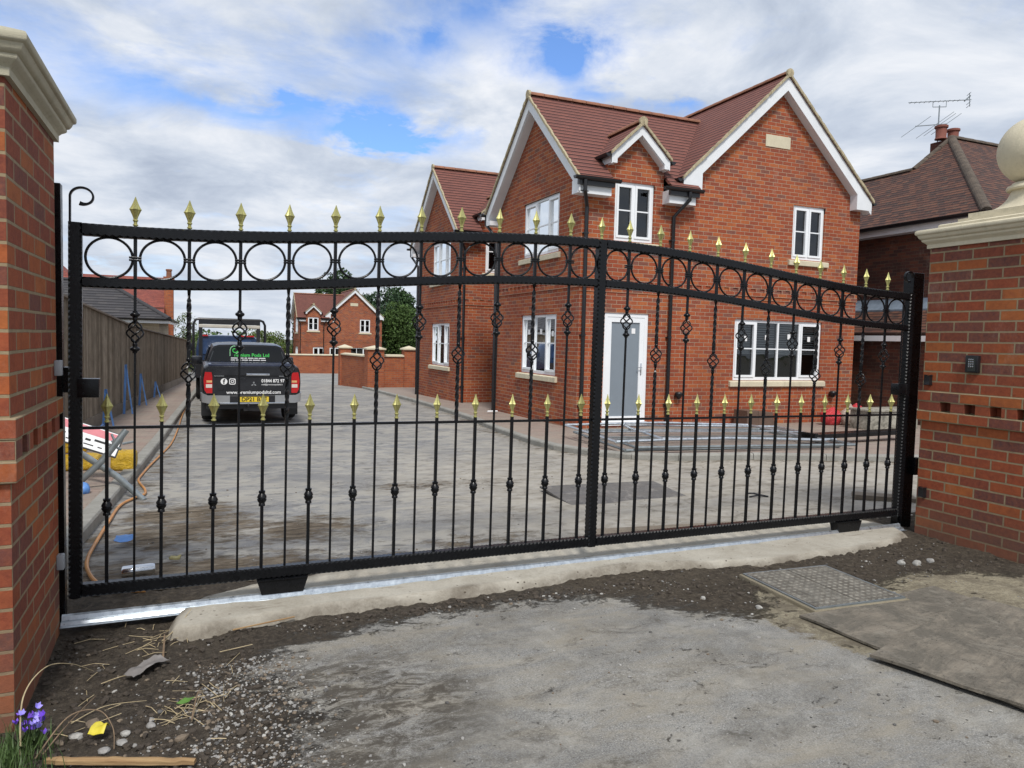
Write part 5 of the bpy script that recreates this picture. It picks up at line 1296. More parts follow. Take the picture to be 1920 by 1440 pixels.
# brown step box, rubble sacks, stone trough, flint lump
b = MB(); b.bbox((0,0,0),(.28,.40,.34), .01); b.prism([(.28,0),(.72,0),(.68,.06),(.68,.12),(.63,.30),(.30,.30),(.28,.33)], 0, .40, lambda x, z, h: (x, h, z)); o = b.build('brown_bin', simple('brown plastic', (.12,.075,.055), .6, var=.15), loc=(9.90,11.45,-.19)); tag(o, 'brown plastic step box standing against the brick wall under the window', 'box')
def sack(c, r_, h, mat, label, seed, tall=1.0):
    b = MB(); bm = bmesh.new(); bmesh.ops.create_icosphere(bm, subdivisions=4, radius=1)
    for v in bm.verts:
        p = v.co.copy(); n1 = fbm(p.x*1.0+seed, p.y*1.0+p.z, 1.7, 3, seed); k = 1+.16*n1
        neck = max(0, (p.z-.35)/.65)
        rad = (1-.78*neck**.8)
        z = p.z*.5+.5
        if p.z < -.5: z = max(0, z)*.9
        v.co = Vector((p.x*r_*rad*k*1.05+.05*neck*math.sin(seed), p.y*r_*rad*k*.85, z*h*tall*(1+.08*n1)))
        wr = .012*math.sin(14*math.atan2(p.y, p.x)+p.z*4)*neck; v.co.x += wr*p.x; v.co.y += wr*p.y
    b.bm(bm); o = b.build('rubble_sack', mat, smooth=True, loc=c); return tag(o, label, 'sack', 'rubble sacks against the house corner')
def plastic(name, c, tr=.0):
    m = NT(name); n = m.noise(9, 5, .7); m.col(m.ramp(n, [(.3, tuple(v*.75 for v in c)), (.7, c)])); m.rough(.3); m.bump(m.noise(16, 5, .7, dist=1.5), .03, 1); return m.mat
sack((12.10,11.45,-.22), .22, .42, plastic('red sack', (.62,.05,.06)), 'red plastic sack, left of the pale one at the house corner', 1.3)
sack((12.38,11.25,-.22), .20, .50, plastic('pale sack', (.50,.40,.33)), 'pale see-through plastic sack of rubble between the two red ones', 3.1)
sack((12.72,11.35,-.22), .24, .50, plastic('red sack b', (.66,.055,.07)), 'bulging red plastic sack, right of the pale one at the house corner', 5.7)
def mottled():
    m = NT('mottled stone'); n = m.noise(7, 6, .75, dist=1); m.col(m.ramp(n, [(.35, (.09,.085,.07)), (.5, (.28,.265,.22)), (.7, (.45,.43,.37))])); m.rough(.9); m.bump(n, .02); return m.mat
b = MB(); b.bbox((0,0,0),(1.3,.5,.40), .02); b.bbox((-.03,-.03,.395),(1.33,.53,.44), .008); b.box((-.02,-.03,-.02),(1.32,.53,.03)); o = b.build('stone_trough', mottled(), loc=(11.90,10.30,-.19), smooth=True); tag(o, 'mottled grey stone trough with pale rim behind the right end of the gate', 'trough')

# road sign on a collapsed tubular stand, left pavement
sgn = empty('road_sign', (-1.02, 8.3, .36), 'white and red road works sign lying tilted on the left pavement', 'sign', rot=(R(58),R(22),R(4)))
b = MB(); b.bbox((-.30,-.13,-.010),(.30,.13,.010), .008); b.build('sign_plate', simple('sign back edge', (.05,.05,.05), .5), sgn)
b = MB(); b.box((-.285,-.118,.0102),(.285,.118,.0125)); face = b.build('sign_face', M['sticker'], sgn)
b = MB(); b.box((-.275,.028,.0127),(.275,.108,.0140)); b.build('red_panel', simple('sign red', (.66,.22,.25), .5), face)
b = MB(); u = -.22
for w_ in (.02,.07,.02,.05,.10,.02): b.box((u,-.035+.01*math.sin(u*40),.0127),(u+w_,-.012+.01*math.sin(u*40),.0137)); u += w_+.03
u = -.18
for w_ in (.06,.02,.09,.04): b.box((u,-.085,.0127),(u+w_,-.073,.0137)); u += w_+.04
b.build('sign_marks', M['ink'], face)
st = empty('sign_stand', (-.75, 7.9, 0), 'collapsed grey tubular stand with crossed legs reaching over the left kerb', 'stand')
L0 = Vector((-.75,7.9,0))
for k_, pts in enumerate(([(-.47,7.45,-.135),(-.72,7.75,.05),(-1.13,8.2,.26)], [(-1.10,7.75,-.06),(-.83,7.7,.22),(-.64,7.75,.49)])):
    b = MB(); b.tube([Vector(p)-L0 for p in pts], .030, 12); b.build('leg', M['steel'], st, smooth=True)
b = MB()
for k_ in range(7):
    a = random.random()*PI; p0 = Vector((-.74+random.uniform(-.06,.06),7.9,.30+random.uniform(-.05,.07)))-L0; b.tube([p0, p0+Vector((.10*math.cos(a),.02,.07*math.sin(a)))], .012, 6)
b.build('clamp', M['steel'], st, smooth=True)
def bag(c, s, label, seed):
    b = MB(); bm = bmesh.new(); bmesh.ops.create_cube(bm, size=1); bmesh.ops.subdivide_edges(bm, edges=bm.edges[:], cuts=9, use_grid_fill=True)
    for v in bm.verts:
        p = v.co; q = Vector((p.x, p.y, p.z)); m_ = (abs(2*p.x)**6+abs(2*p.y)**6+abs(2*p.z)**5)**(1/6); p = p/(max(.01, m_)) if m_ > 1 else p
        n1 = fbm(q.x*2+seed, q.y*2+q.z, 1.5, 3, seed); v.co = Vector((p.x*s[0]*(1+.10*n1), p.y*s[1]*(1+.10*n1), (p.z+.5)*s[2]*(1+.12*n1)))
    b.bm(bm); o = b.build('sandbag', M['yellow'], smooth=True, loc=c); return tag(o, label, 'sandbag', 'yellow sandbags on the left pavement')
M['yellow'] = plastic('yellow sack', (.66,.42,.03))
bag((-.77,9.0,gz(9)+.085), (.25,.26,.21), 'plump yellow sandbag on the pavement beside the kerb', 2)
o = bag((-1.22,9.15,gz(9)+.085), (.42,.30,.15), 'crumpled yellow sandbag under the fallen road sign', 8)
o = bag((-1.30,9.35,gz(9)+.24), (.30,.25,.18), 'yellow sandbag resting on the crumpled one behind the gate stile', 5)
b = MB(); bm = bmesh.new(); bmesh.ops.create_icosphere(bm, subdivisions=3, radius=.06)
for v in bm.verts: v.co *= 1+.3*fbm(v.co.x*9, v.co.y*9, 2, 2, v.co.z*9)
b.bm(bm); tag(b.build('blue_glove', M['blue'], smooth=True, loc=(-.965,7.45,gz(7.4)+.13)), 'crumpled blue glove on the pavement below the tubular stand', 'glove')
# orange hose and other small litter
hp = [(-.40,4.42,.03),(-.53,4.62,.03),(-.62,4.95,.02),(-.655,5.25,.01),(-.66,5.65,0),(-.655,6.4,-.02),(-.64,7.1,-.05),(-.56,7.45,-.08),(-.485,7.65,-.10),(-.50,7.95,-.11),(-.56,8.3,-.12),(-.60,8.6,-.13),(-.595,9.0,-.14),(-.55,9.8,-.17),(-.49,10.6,-.20),(-.40,12,-.24),(-.36,14,-.27),(-.34,17,-.31),(-.25,22,-.40)]
def smooth_curve(P, n=8):
    P = [Vector(p) for p in P]; out = []
    for i in range(len(P)-1):
        p0, p1, p2, p3 = P[max(i-1,0)], P[i], P[i+1], P[min(i+2,len(P)-1)]
        for k in range(n):
            t = k/n; out.append(.5*((2*p1)+(-p0+p2)*t+(2*p0-5*p1+4*p2-p3)*t*t+(-p0+3*p1-3*p2+p3)*t**3))
    return out+[P[-1]]
b = MB(); pts = [Vector((p.x, p.y, gz(p.y)+.018)) for p in smooth_curve(hp)]; b.tube(pts, .0115, 8)
tag(b.build('orange_hose', simple('orange hose', (.50,.23,.07), .45, var=.2), smooth=True), 'orange hose winding along the left kerb from the gate to the pickup', 'hose')
b = MB(); b.tube([(0,0,0),(.07,-.02,.0)], .011, 8); tag(b.build('hose_offcut', simple('orange offcut', (.50,.25,.08), .5), smooth=True, loc=(-.345,4.40,.015)), 'short offcut of orange hose under the gate', 'hose')
b = MB(); b.lathe([(0,-.09),(.03,-.088),(.034,-.08),(.034,.07),(.028,.085),(0,.09)], n=20); o = b.build('metal_canister', M['chrome'], smooth=True, loc=(-.33,4.70,.035)); o.rotation_euler = (0,PI/2,R(6)); tag(o, 'shiny silver canister lying on the soil behind the gate', 'canister')
def scrap(name, c, pts, mat, label, cat, th=.0015, seed=0, curl=.02):
    """thin crumpled sheet: a grid bent out of plane, cut to a quadrilateral, with thickness"""
    P = [Vector((*p, 0)) for p in pts]; n = 12; b = MB(); vs = []
    for k in (0, 1):
        for j in range(n+1):
            for i in range(n+1):
                s, t = i/n, j/n; p = P[0]*(1-s)*(1-t)+P[1]*s*(1-t)+P[2]*s*t+P[3]*(1-s)*t
                vs.append((p.x, p.y, curl*(.6+fbm(p.x*8+seed, p.y*8, 1.5, 3))+k*th))
    W_ = n+1; T = W_*W_; fs = []
    for j in range(n):
        for i in range(n): a = j*W_+i; fs += [(a,a+1,a+W_+1,a+W_),(T+a,T+a+W_,T+a+W_+1,T+a+1)]
    for i in range(n):
        a = i; fs.append((a,T+a,T+a+1,a+1)); a = n*W_+i; fs.append((a,a+1,T+a+1,T+a)); a = i*W_; fs.append((a,a+W_,T+a+W_,T+a)); a = i*W_+n; fs.append((a,T+a,T+a+W_,a+W_))
    b.add(vs, fs); return tag(b.build(name, mat, smooth=True, loc=c), label, cat)
scrap('roof_felt_scrap', (-.205,3.37,.006), [(-.085,-.06),(-.045,-.105),(.085,.035),(.02,.10)], simple('grey felt', (.20,.185,.175), .8, var=.3, scale=14), 'torn grey felt scrap lying on the soil in front of the concrete', 'scrap', seed=2)
scrap('yellow_leaf', (-.33,2.85,.010), [(-.03,-.015),(.02,-.03),(.035,.02),(-.01,.045)], simple('yellow leaf', (.62,.52,.05), .5, var=.1), 'bright yellow fallen leaf on the soil by the flowers', 'leaf', seed=5, curl=.03)
scrap('green_leaf', (-.055,2.99,.010), [(-.03,-.01),(.005,-.02),(.035,.01),(0,.018)], simple('green leaf', (.09,.20,.03), .5, var=.1), 'small green leaf on the gravel near the soil edge', 'leaf', seed=9, curl=.014)
scrap('blue_rag', (-.48,5.55,.0), [(-.06,-.05),(.05,-.06),(.06,.05),(-.04,.06)], M['blue'], 'small blue rag on the soil behind the gate', 'rag', seed=4)
scrap('sponge_scrap', (-.15,4.97,.0), [(-.03,-.02),(.03,-.02),(.04,.02),(-.02,.03)], simple('tan scrap', (.30,.27,.13), .8), 'tan scrap on the soil behind the gate', 'scrap', seed=7, th=.012)
b = MB()
b.tube(smooth_curve([(0,0,0),(.05,.05,.02),(.10,.02,.025),(.16,.03,.01),(.22,-.05,0)]), .010, 6); b.tube(smooth_curve([(.03,.0,0),(.09,-.05,.02),(.18,-.03,.01)]), .008, 6)
tag(b.build('black_strap', M['blackplastic'], smooth=True, loc=(4.86,5.58,gz(5.5)+.01)), 'curled black strap lying on the road behind the right half of the gate', 'strap')
b = MB(); b.bbox((0,0,0),(.10,.06,.04), .01); tag(b.build('blue_block', simple('deep blue', (.04,.07,.35), .5), loc=(7.34,8.02,gz(8)+.0), smooth=True), 'small deep blue block against the kerb behind the gate', 'block')
b = MB(); b.lathe([(.0,0),(.018,.0),(.02,.05),(.02,.24),(.018,.25),(0,.25)], n=12); o = b.build('white_tube', M['upvc'], smooth=True, loc=(6.15,15.3,-.18)); o.rotation_euler = (0,R(-90),R(8)); tag(o, 'short white plastic tube on the pavement at the foot of the far downpipe', 'tube')

# ------------------------------------------------------------------ stones, clods, twigs, plants near the left pillar
def pebble(b, c, r, n=1, flat=.6, seed=0):
    bm = bmesh.new(); bmesh.ops.create_icosphere(bm, subdivisions=n, radius=r)
    ax = random.uniform(.65,1.3); ay = random.uniform(.65,1.2); rz_ = random.uniform(0, PI)
    for v in bm.verts:
        k = 1+.28*mn.noise(v.co/r*1.1+Vector((seed,seed*2,0)))
        v.co = Vector((v.co.x*ax*k, v.co.y*ay*k, v.co.z*flat*k))
    b.bm(bm, mat=Matrix.Translation(c) @ Matrix.Rotation(rz_, 4, 'Z') @ Matrix.Rotation(random.uniform(-.3,.3), 4, 'X'))
gm = [simple('flint grey', (.26,.25,.235), .8, var=.35, scale=40), simple('flint pale', (.33,.32,.295), .8, var=.3, scale=40), simple('flint brown', (.16,.125,.09), .85, var=.35, scale=40), simple('flint dark', (.09,.085,.08), .8, var=.3, scale=40)]
b = MB(); random.seed(11)
for i in range(4300):
    if i > 3300:
        x, y = random.choice([(random.uniform(.3,4.5), random.uniform(1.6,3.6)), (random.uniform(-.5,6.5), random.uniform(4.4,8.2))])
    elif i < 2600:
        # band of gravel between soil and asphalt on the left
        t = random.random(); x = .02+.26*t+random.gauss(0,.13); y = 2.25+random.random()*1.1
        if y > 3.1: x = x*.8+.05
    else:
        x, y = random.choice([(random.uniform(-.55,.1), random.uniform(2.6,3.7)), (random.uniform(.3,2.6), 3.62+random.gauss(0,.05)), (random.uniform(2.4,5.0), random.uniform(3.15,3.75)), (random.uniform(-.55,5.0), random.uniform(4.3,4.9))])
    r_ = random.choice((.0025,.003,.0035,.004,.005,.006,.009))*random.uniform(.8,1.2)
    pebble(b, Vector((x, y, az(x, y)+r_*.25 if y < 4.3 else gz(y)+r_*.25)), r_, 1, .6, i); 
    m_ = random.choice((0,0,1,2,2,3)); 
    for q in range(1, 81):
        if len(b.m) >= q: b.m[-q] = m_
tag(b.build('gravel', gm, smooth=True, fix=False), 'loose small gravel scattered between the soil and the asphalt', 'gravel', kind='stuff')
# clods
b = MB(); 
for i in range(1500):
    q = random.random()
    if q < .55: x, y = random.uniform(-.6,.25), random.uniform(2.5,3.85)
    elif q < .75: x, y = random.uniform(.3,2.6), 3.64+random.gauss(0,.05)
    else: x, y = random.uniform(2.4,5.1), random.uniform(3.2,3.8)
    if asoil(x, y) < .4 or pdist((x, y), SL) > -.01: continue
    r_ = random.choice((.004,.006,.008,.012,.016))*random.uniform(.7,1.2); pebble(b, Vector((x, y, az(x, y)+r_*.2)), r_, 1, .7, i)
tag(b.build('soil_clods', simple('soil clod', (.062,.049,.037), .95, var=.4, scale=50, bump=.004), smooth=True, fix=False), 'dark crumbs of soil on the bare earth in front of the gate', 'soil', kind='stuff')
# stones big enough to point at
for k_, (x, y, r_, m_, lab) in enumerate(((-.17,2.93,.020,0,'flat grey stone beside the gravel, uppermost of the loose stones'),(-.165,2.885,.026,0,'rounded grey stone just below the uppermost one'),(-.40,2.885,.032,1,'long pale stone behind the flowers'),(-.445,2.845,.020,2,'brown stone at the edge of the grass'),(-.25,2.78,.026,0,'grey stone left of the yellow leaf'),
        (-.245,2.845,.024,1,'pale stone right of the yellow leaf'),(-.21,2.765,.018,0,'small grey stone below the pale one right of the leaf'),(-.30,2.745,.026,0,'grey stone behind the split batten'),(-.04,2.915,.013,1,'small white stone by the green leaf'),(-.06,2.745,.030,2,'brownish stone in the gravel at the bottom'),(-.36,2.95,.028,2,'broken red-brown brick chip beside the flowers'))):
    b = MB(); r_ *= .72; pebble(b, Vector((0,0,0)), r_, 2, .6, k_*3.1); tag(b.build('stone', gm[m_], smooth=False, loc=(x, y, az(x, y)+r_*.25)), lab, 'stone', 'loose stones on the soil at the bottom left')
# rubble near the right pillar
for k_, (x, y, r_, m_, lab) in enumerate(((4.30,3.42,.030,1,'pale rubble lump, left of three near the right pillar'),(4.42,3.40,.035,1,'largest pale rubble lump near the right pillar'),(4.55,3.40,.022,0,'grey rubble lump, right of three near the right pillar'),(2.62,3.33,.018,1,'small white stone left of the inspection cover'),(2.80,3.08,.018,1,'white stone at the left corner of the inspection cover'))):
    b = MB(); pebble(b, Vector((0,0,0)), r_, 3, .7, k_*5.1); tag(b.build('stone', gm[m_], smooth=True, loc=(x, y, az(x, y)+r_*.2)), lab, 'stone', 'loose stones near the inspection cover and right pillar')
# straw and twigs
M['straw'] = simple('dry straw', (.40,.32,.19), .7, var=.3, scale=30); M['twig'] = simple('brown twig', (.19,.13,.08), .8, var=.3, scale=30)
b = MB(); random.seed(5)
for i in range(70):
    q = random.random()
    if q < .4: x, y = random.gauss(-.05,.07), random.gauss(2.98,.07)
    elif q < .7: x, y = random.gauss(-.22,.09), random.gauss(3.72,.07)
    else: x, y = random.uniform(-.5,.15), random.uniform(2.65,3.8)
    a = random.uniform(0, PI); l = random.uniform(.02,.08); z = az(x, y)+.006
    b.tube([(x-l*math.cos(a), y-l*math.sin(a), z), (x, y, z+random.uniform(.0,.012)), (x+l*math.cos(a), y+l*math.sin(a), z+random.uniform(-.002,.01))], random.uniform(.0008,.002), 4)
tag(b.build('straw', M['straw']), 'bits of dry straw and stalk littering the soil', 'straw', kind='stuff')
def twig(P, r_, mat, lab):
    b = MB(); P = [(x, y, az(x, y)+z) for x, y, z in P]; c_ = smooth_curve(P); n = len(c_); b.tube(c_, [r_*(1-.6*i/n) for i in range(n)], 6)
    tag(b.build('twig', mat, smooth=True), lab, 'twig', 'twigs and stalks on the soil at the bottom left')
twig([(-.55,2.80,.02),(-.56,2.9,.16),(-.52,3.05,.20),(-.46,3.2,.14),(-.40,3.34,.05)], .0028, M['straw'], 'long thin stalk arching from the grass up along the left pillar')
twig([(-.50,2.75,.01),(-.42,2.84,.10),(-.33,2.85,.11),(-.28,2.80,.06),(-.27,2.74,.01)], .003, M['twig'], 'curved stalk looping over the yellow leaf')
twig([(-.48,2.76,.02),(-.42,2.86,.07),(-.36,3.05,.06)], .0026, M['twig'], 'straight stalk rising from the flowers to the right')
twig([(-.43,2.98,.01),(-.33,3.05,.02),(-.19,3.06,.015)], .002, M['straw'], 'pale thin stalk flat on the soil in the middle of the patch')
twig([(-.37,3.30,.012),(-.30,3.33,.012),(-.22,3.36,.012)], .0022, M['straw'], 'pale straw pointing at the grey felt scrap')
twig([(-.15,3.45,.01),(-.15,3.6,.05),(-.155,3.70,.03)], .005, M['twig'], 'stubby brown root sticking up near the end of the concrete')
twig([(-.16,3.62,.03),(-.10,3.74,.05),(-.04,3.86,.07)], .003, M['straw'], 'pale stick leaning from the root toward the track')
twig([(-.03,2.84,.02),(-.01,2.98,.05),(.01,3.08,.03)], .003, M['twig'], 'upright stalk in the straw heap beside the gravel')
# grass tuft and purple flowers
def grassy(n, cx, cy, sxx, syy, h0, h1, seed):
    random.seed(seed); b = MB()
    for i in range(n):
        x, y = random.gauss(cx, sxx), random.gauss(cy, syy); h = random.uniform(h0, h1); a = random.uniform(0, 2*PI); w = random.uniform(.0012,.0026); l = random.uniform(.1,.6)*h
        z = az(x, y) if y > 1 else 0; d = Vector((math.cos(a), math.sin(a), 0)); p = Vector((-d.y, d.x, 0))*w; P0 = Vector((x, y, z))
        A = P0; B = P0+d*l*.35+Vector((0,0,h*.6)); C_ = P0+d*l+Vector((0,0,h))
        b.add([A-p, A+p, B+p*.8, B-p*.8, C_], [(0,1,2,3),(3,2,4)])
    return b
M['grass'] = simple('grass blade', (.055,.095,.025), .6, var=.5, scale=12)
tag(grassy(900, -.63, 2.72, .075, .10, .03, .12, 4).build('grass', M['grass'], fix=False), 'tuft of green grass at the foot of the left pillar', 'grass', kind='stuff')
fl = empty('flowering_plant', (-.535, 2.86, 0), 'small plant with purple bell flowers beside the left pillar', 'plant')
b = MB()
for i in range(26):
    a = random.uniform(0, 2*PI); l = random.uniform(.03,.08); p = Vector((random.gauss(0,.03), random.gauss(-.02,.03), .01)); q = p+Vector((l*math.cos(a)*.6, l*math.sin(a)*.6, random.uniform(.02,.08))); n_ = Vector((-math.sin(a), math.cos(a), 0))*.009
    b.add([p, (p+q)/2+n_, q, (p+q)/2-n_], [(0,1,2,3)])
b.build('leaves', M['grass'], fl, fix=False)
b = MB()
fp = [(random.gauss(0,.022), random.gauss(0,.02), random.uniform(.07,.12)) for _ in range(12)]+[(-.02,.0,.115),(.012,.01,.10),(.0,-.02,.085),(.03,-.01,.07),(-.035,-.01,.09),(.05,-.03,.05),(.02,.02,.125)]
for x, y, z in fp: b.tube(smooth_curve([(x*.3,y*.3-.02,0),(x*.8,y*.8,z*.6),(x,y,z)], 4), .0014, 5)
b.build('stems', M['grass'], fl)
for k_, (x, y, z) in enumerate(fp):
    b = MB(); tilt = Matrix.Translation((x,y,z)) @ Matrix.Rotation(random.uniform(-1,1), 4, 'X') @ Matrix.Rotation(random.uniform(-1,1), 4, 'Y')
    for j in range(5):
        a = 2*PI*j/5; c0 = Vector((0,0,0)); d = Vector((math.cos(a), math.sin(a), 0)); s_ = Vector((-d.y, d.x, 0))
        b.add([tilt @ v for v in (c0, d*.007+s_*.006+Vector((0,0,.009)), d*.013+Vector((0,0,.017)), d*.007-s_*.006+Vector((0,0,.009)))], [(0,1,2,3)])
    b.build('blossom', simple('violet petal', (.16,.07,.52), .5, var=.3, scale=60) if k_ % 3 else simple('lilac petal', (.35,.30,.75), .5, var=.3), fl, fix=False)

# ------------------------------------------------------------------ trees and hedges
def leafmat(name, c, tr=.25):
    m = NT(name); n = m.noise(.9, 3, .6); f = m.noise(9, 3, .7)
    k = m.ramp(n, [(.3, tuple(v*.62 for v in c)), (.7, tuple(v*1.35 for v in c))]); k = m.mix(m.ramp(f, [(.35, m.g(0)), (.7, m.g(.45))]), k, (c[0]*1.7, c[1]*1.35, c[2]*.9))
    m.col(k); m.rough(.7); m.b.inputs['Specular IOR Level'].default_value = .2; return m.mat
M['bark'] = simple('bark', (.10,.08,.06), .9, var=.3, scale=9)
def tree(x, y, h, w, label, mat, n, seed, leaf=.2, base=None, shape=1.0, trunk=.35, group='trees beyond the houses', cat='tree', name='tree', lobes=9, crown0=.28):
    random.seed(seed); z0 = gz(y)-.2 if base is None else base
    t = empty(name, (x, y, z0), label, cat, group)
    L = [(0, 0, h*.60, w*.40, h*.36), (0, 0, h*.38, w*.36, h*.26)]
    for i in range(lobes):
        a = random.uniform(0, 2*PI); q = random.uniform(crown0, .92); rr = w*.5*(1-abs(q-.5)*.9*shape)*random.uniform(.35,.75)
        L.append((rr*math.cos(a), rr*math.sin(a), h*q, w*random.uniform(.16,.26), h*random.uniform(.10,.17)))
    b = MB(); vs = []; fs = []
    tot = sum(l[3]**2*l[4]**.5 for l in L)
    for (cx, cy, cz, rw, rh_) in L:
        m_ = int(n*(rw**2*rh_**.5)/tot)
        for i in range(m_):
            while True:
                p = Vector((random.uniform(-1,1), random.uniform(-1,1), random.uniform(-1,1)))
                if p.length < 1: break
            p = p.normalized()*(p.length**.45)*(1+.30*mn.noise(p*1.9+Vector((cx,cy,seed))))
            c = Vector((cx+p.x*rw, cy+p.y*rw, cz+p.z*rh_))
            if mn.noise(c*(1.1/max(.6,leaf*4))+Vector((seed,0,0))) < (-.22 if leaf < .2 else -.42): continue
            u = Vector((random.gauss(0,1), random.gauss(0,1), random.gauss(0,1))).normalized()*leaf*random.uniform(.5,1.1); v = u.cross(Vector((random.gauss(0,1), random.gauss(0,1), random.gauss(0,1))).normalized())*.8
            o = len(vs); vs += [c-u*.5, c+v*.5, c+u*.5, c-v*.35]; fs.append((o,o+1,o+2,o+3))
    b.add(vs, fs); b.build('crown', mat, t, fix=False)
    b = MB(); r0 = trunk*.5
    b.tube([(0,0,-.3),(.05*w*.1,0,h*.3),(-.03*w,0.02*w,h*.55),(0,0,h*.8)], [r0*1.2, r0*.85, r0*.5, r0*.15], 10)
    for l in L[1:7]: b.tube([(0,0,h*.28),(l[0]*.5,l[1]*.5,l[2]*.75),(l[0],l[1],l[2])], [r0*.45, r0*.28, r0*.08], 6)
    b.build('trunk', M['bark'], t, smooth=True)
g1, g2, g3, g4 = leafmat('deep green leaves', (.036,.070,.028)), leafmat('mid green leaves', (.055,.100,.030)), leafmat('light green leaves', (.085,.125,.035)), leafmat('blue green leaves', (.040,.078,.042))
tree(12.8, 78, 10.1, 7.2, 'tallest dark tree, its crown above the roof of the far house', g1, 15000, 21, .40, crown0=.35)
tree(10.4, 80, 7.2, 4.0, 'dark tree crown left of the tallest one, behind the far roof', g1, 8000, 22, .38)
tree(17.4, 80, 9.0, 7.0, 'dark rounded tree right of the far house gable', g4, 12000, 23, .38)
tree(20.6, 82, 9.0, 5.2, 'dark upright tree standing higher, right of the rounded one', g1, 11000, 24, .38, shape=1.5)
tree(18.0, 68, 6.6, 5.5, 'lighter willow-like tree in front of the dark trees beside the far house', g2, 13000, 25, .30, crown0=.12)
tree(20.8, 66, 6.4, 5.0, 'mid green tree between the far house and the second house', g2, 12000, 26, .30, crown0=.12)
tree(22.8, 74, 7.6, 4.6, 'small green tree nearest the second house wall', g4, 9000, 27, .32, crown0=.15)
tree(-.85, 46, 3.9, 1.7, 'small light green tree between the bungalow and the trucks', g3, 4200, 31, .12, trunk=.12, crown0=.2, group='trees beyond the fence')
tree(-.5, 52, 2.7, 2.8, 'low round green bush behind the small light tree', g2, 3600, 35, .14, trunk=.10, crown0=.1, group='trees beyond the fence', cat='bush', name='bush')
for k_, (x, y, h, w, m_, lab) in enumerate(((5.2,66,3.6,4.2,g3,'round light green bush right of the trucks'),(8.0,68,2.9,3.6,g3,'light green bush beside the far house wall'),(3.0,70,2.6,4.0,g3,'low light green bush behind the truck'),(.2,72,2.3,4.5,g2,'low green bush far behind the truck, left one'))):
    tree(x, y, h, w, lab, m_, 4200, 40+k_, .20, trunk=.15, crown0=.05, group='bushes at the end of the road', cat='bush', name='bush')
b = MB(); random.seed(8); vs = []; fs = []
for i in range(15000):
    x = random.uniform(-70, 60); y = random.uniform(92, 100); z = gz(y)+random.random()**1.3*(3.6+1.3*fn(x, 0, .14)+.7*fn(x, 3, .5))
    u = Vector((random.gauss(0,1), random.gauss(0,1), random.gauss(0,1))).normalized()*.55; v = u.cross(Vector((random.gauss(0,1), random.gauss(0,1), random.gauss(0,1))).normalized())*.8; c = Vector((x,y,z)); o = len(vs); vs += [c-u*.5, c+v*.5, c+u*.5, c-v*.35]; fs.append((o,o+1,o+2,o+3))
b.add(vs, fs); tag(b.build('far_hedgerow', g2, fix=False), 'continuous far-off hedgerow along the skyline', 'hedgerow', kind='stuff')

# ------------------------------------------------------------------ sky, sun, camera
w = bpy.data.worlds.new('World'); sc.world = w; w.use_nodes = True
T = w.node_tree; N_ = T.nodes; Lk = T.links.new; bgn = N_['Background']
SUN_EL, SUN_AZ = R(52), R(194)         # azimuth measured clockwise from +Y: behind the camera, a little left
sky = N_.new('ShaderNodeTexSky'); sky.sky_type = 'NISHITA'; sky.sun_disc = False; sky.sun_elevation = SUN_EL; sky.sun_rotation = SUN_AZ; sky.air_density = 1.0; sky.dust_density = .6; sky.ozone_density = 2.2
tc = N_.new('ShaderNodeTexCoord')
def M1(op, a, b_=None, cl=False):
    n = N_.new('ShaderNodeMath'); n.operation = op; n.use_clamp = cl
    for i, v in ((0, a), (1, b_)):
        if v is None: continue
        if isinstance(v, (int, float)): n.inputs[i].default_value = v
        else: Lk(v, n.inputs[i])
    return n.outputs[0]
def noise_(vec, s, d=6, r_=.6, dist=0):
    n = N_.new('ShaderNodeTexNoise'); Lk(vec, n.inputs['Vector']); n.inputs['Scale'].default_value = s; n.inputs['Detail'].default_value = d; n.inputs['Roughness'].default_value = r_; n.inputs['Distortion'].default_value = dist; return n.outputs[0]
def ramp_(f, st):
    n = N_.new('ShaderNodeValToRGB'); Lk(f, n.inputs[0]); cr = n.color_ramp
    while len(cr.elements) < len(st): cr.elements.new(1)
    for e, (p, c) in zip(cr.elements, st): e.position = p; e.color = (*c, 1)
    return n.outputs[0]
sp_ = N_.new('ShaderNodeSeparateXYZ'); Lk(tc.outputs['Generated'], sp_.inputs[0])
zz = M1('ADD', M1('MAXIMUM', sp_.outputs[2], 0.0), .16)
cb_ = N_.new('ShaderNodeCombineXYZ'); Lk(M1('DIVIDE', sp_.outputs[0], zz), cb_.inputs[0]); Lk(M1('DIVIDE', sp_.outputs[1], zz), cb_.inputs[1])
cv = cb_.outputs[0]
n1 = noise_(cv, 1.25, 8, .60, .35); n2 = noise_(cv, 3.6, 7, .62, .3); n3 = noise_(cv, .55, 4, .5)
dens = M1('ADD', M1('MULTIPLY', n1, .50), M1('ADD', M1('MULTIPLY', n2, .33), M1('MULTIPLY', n3, .25)))
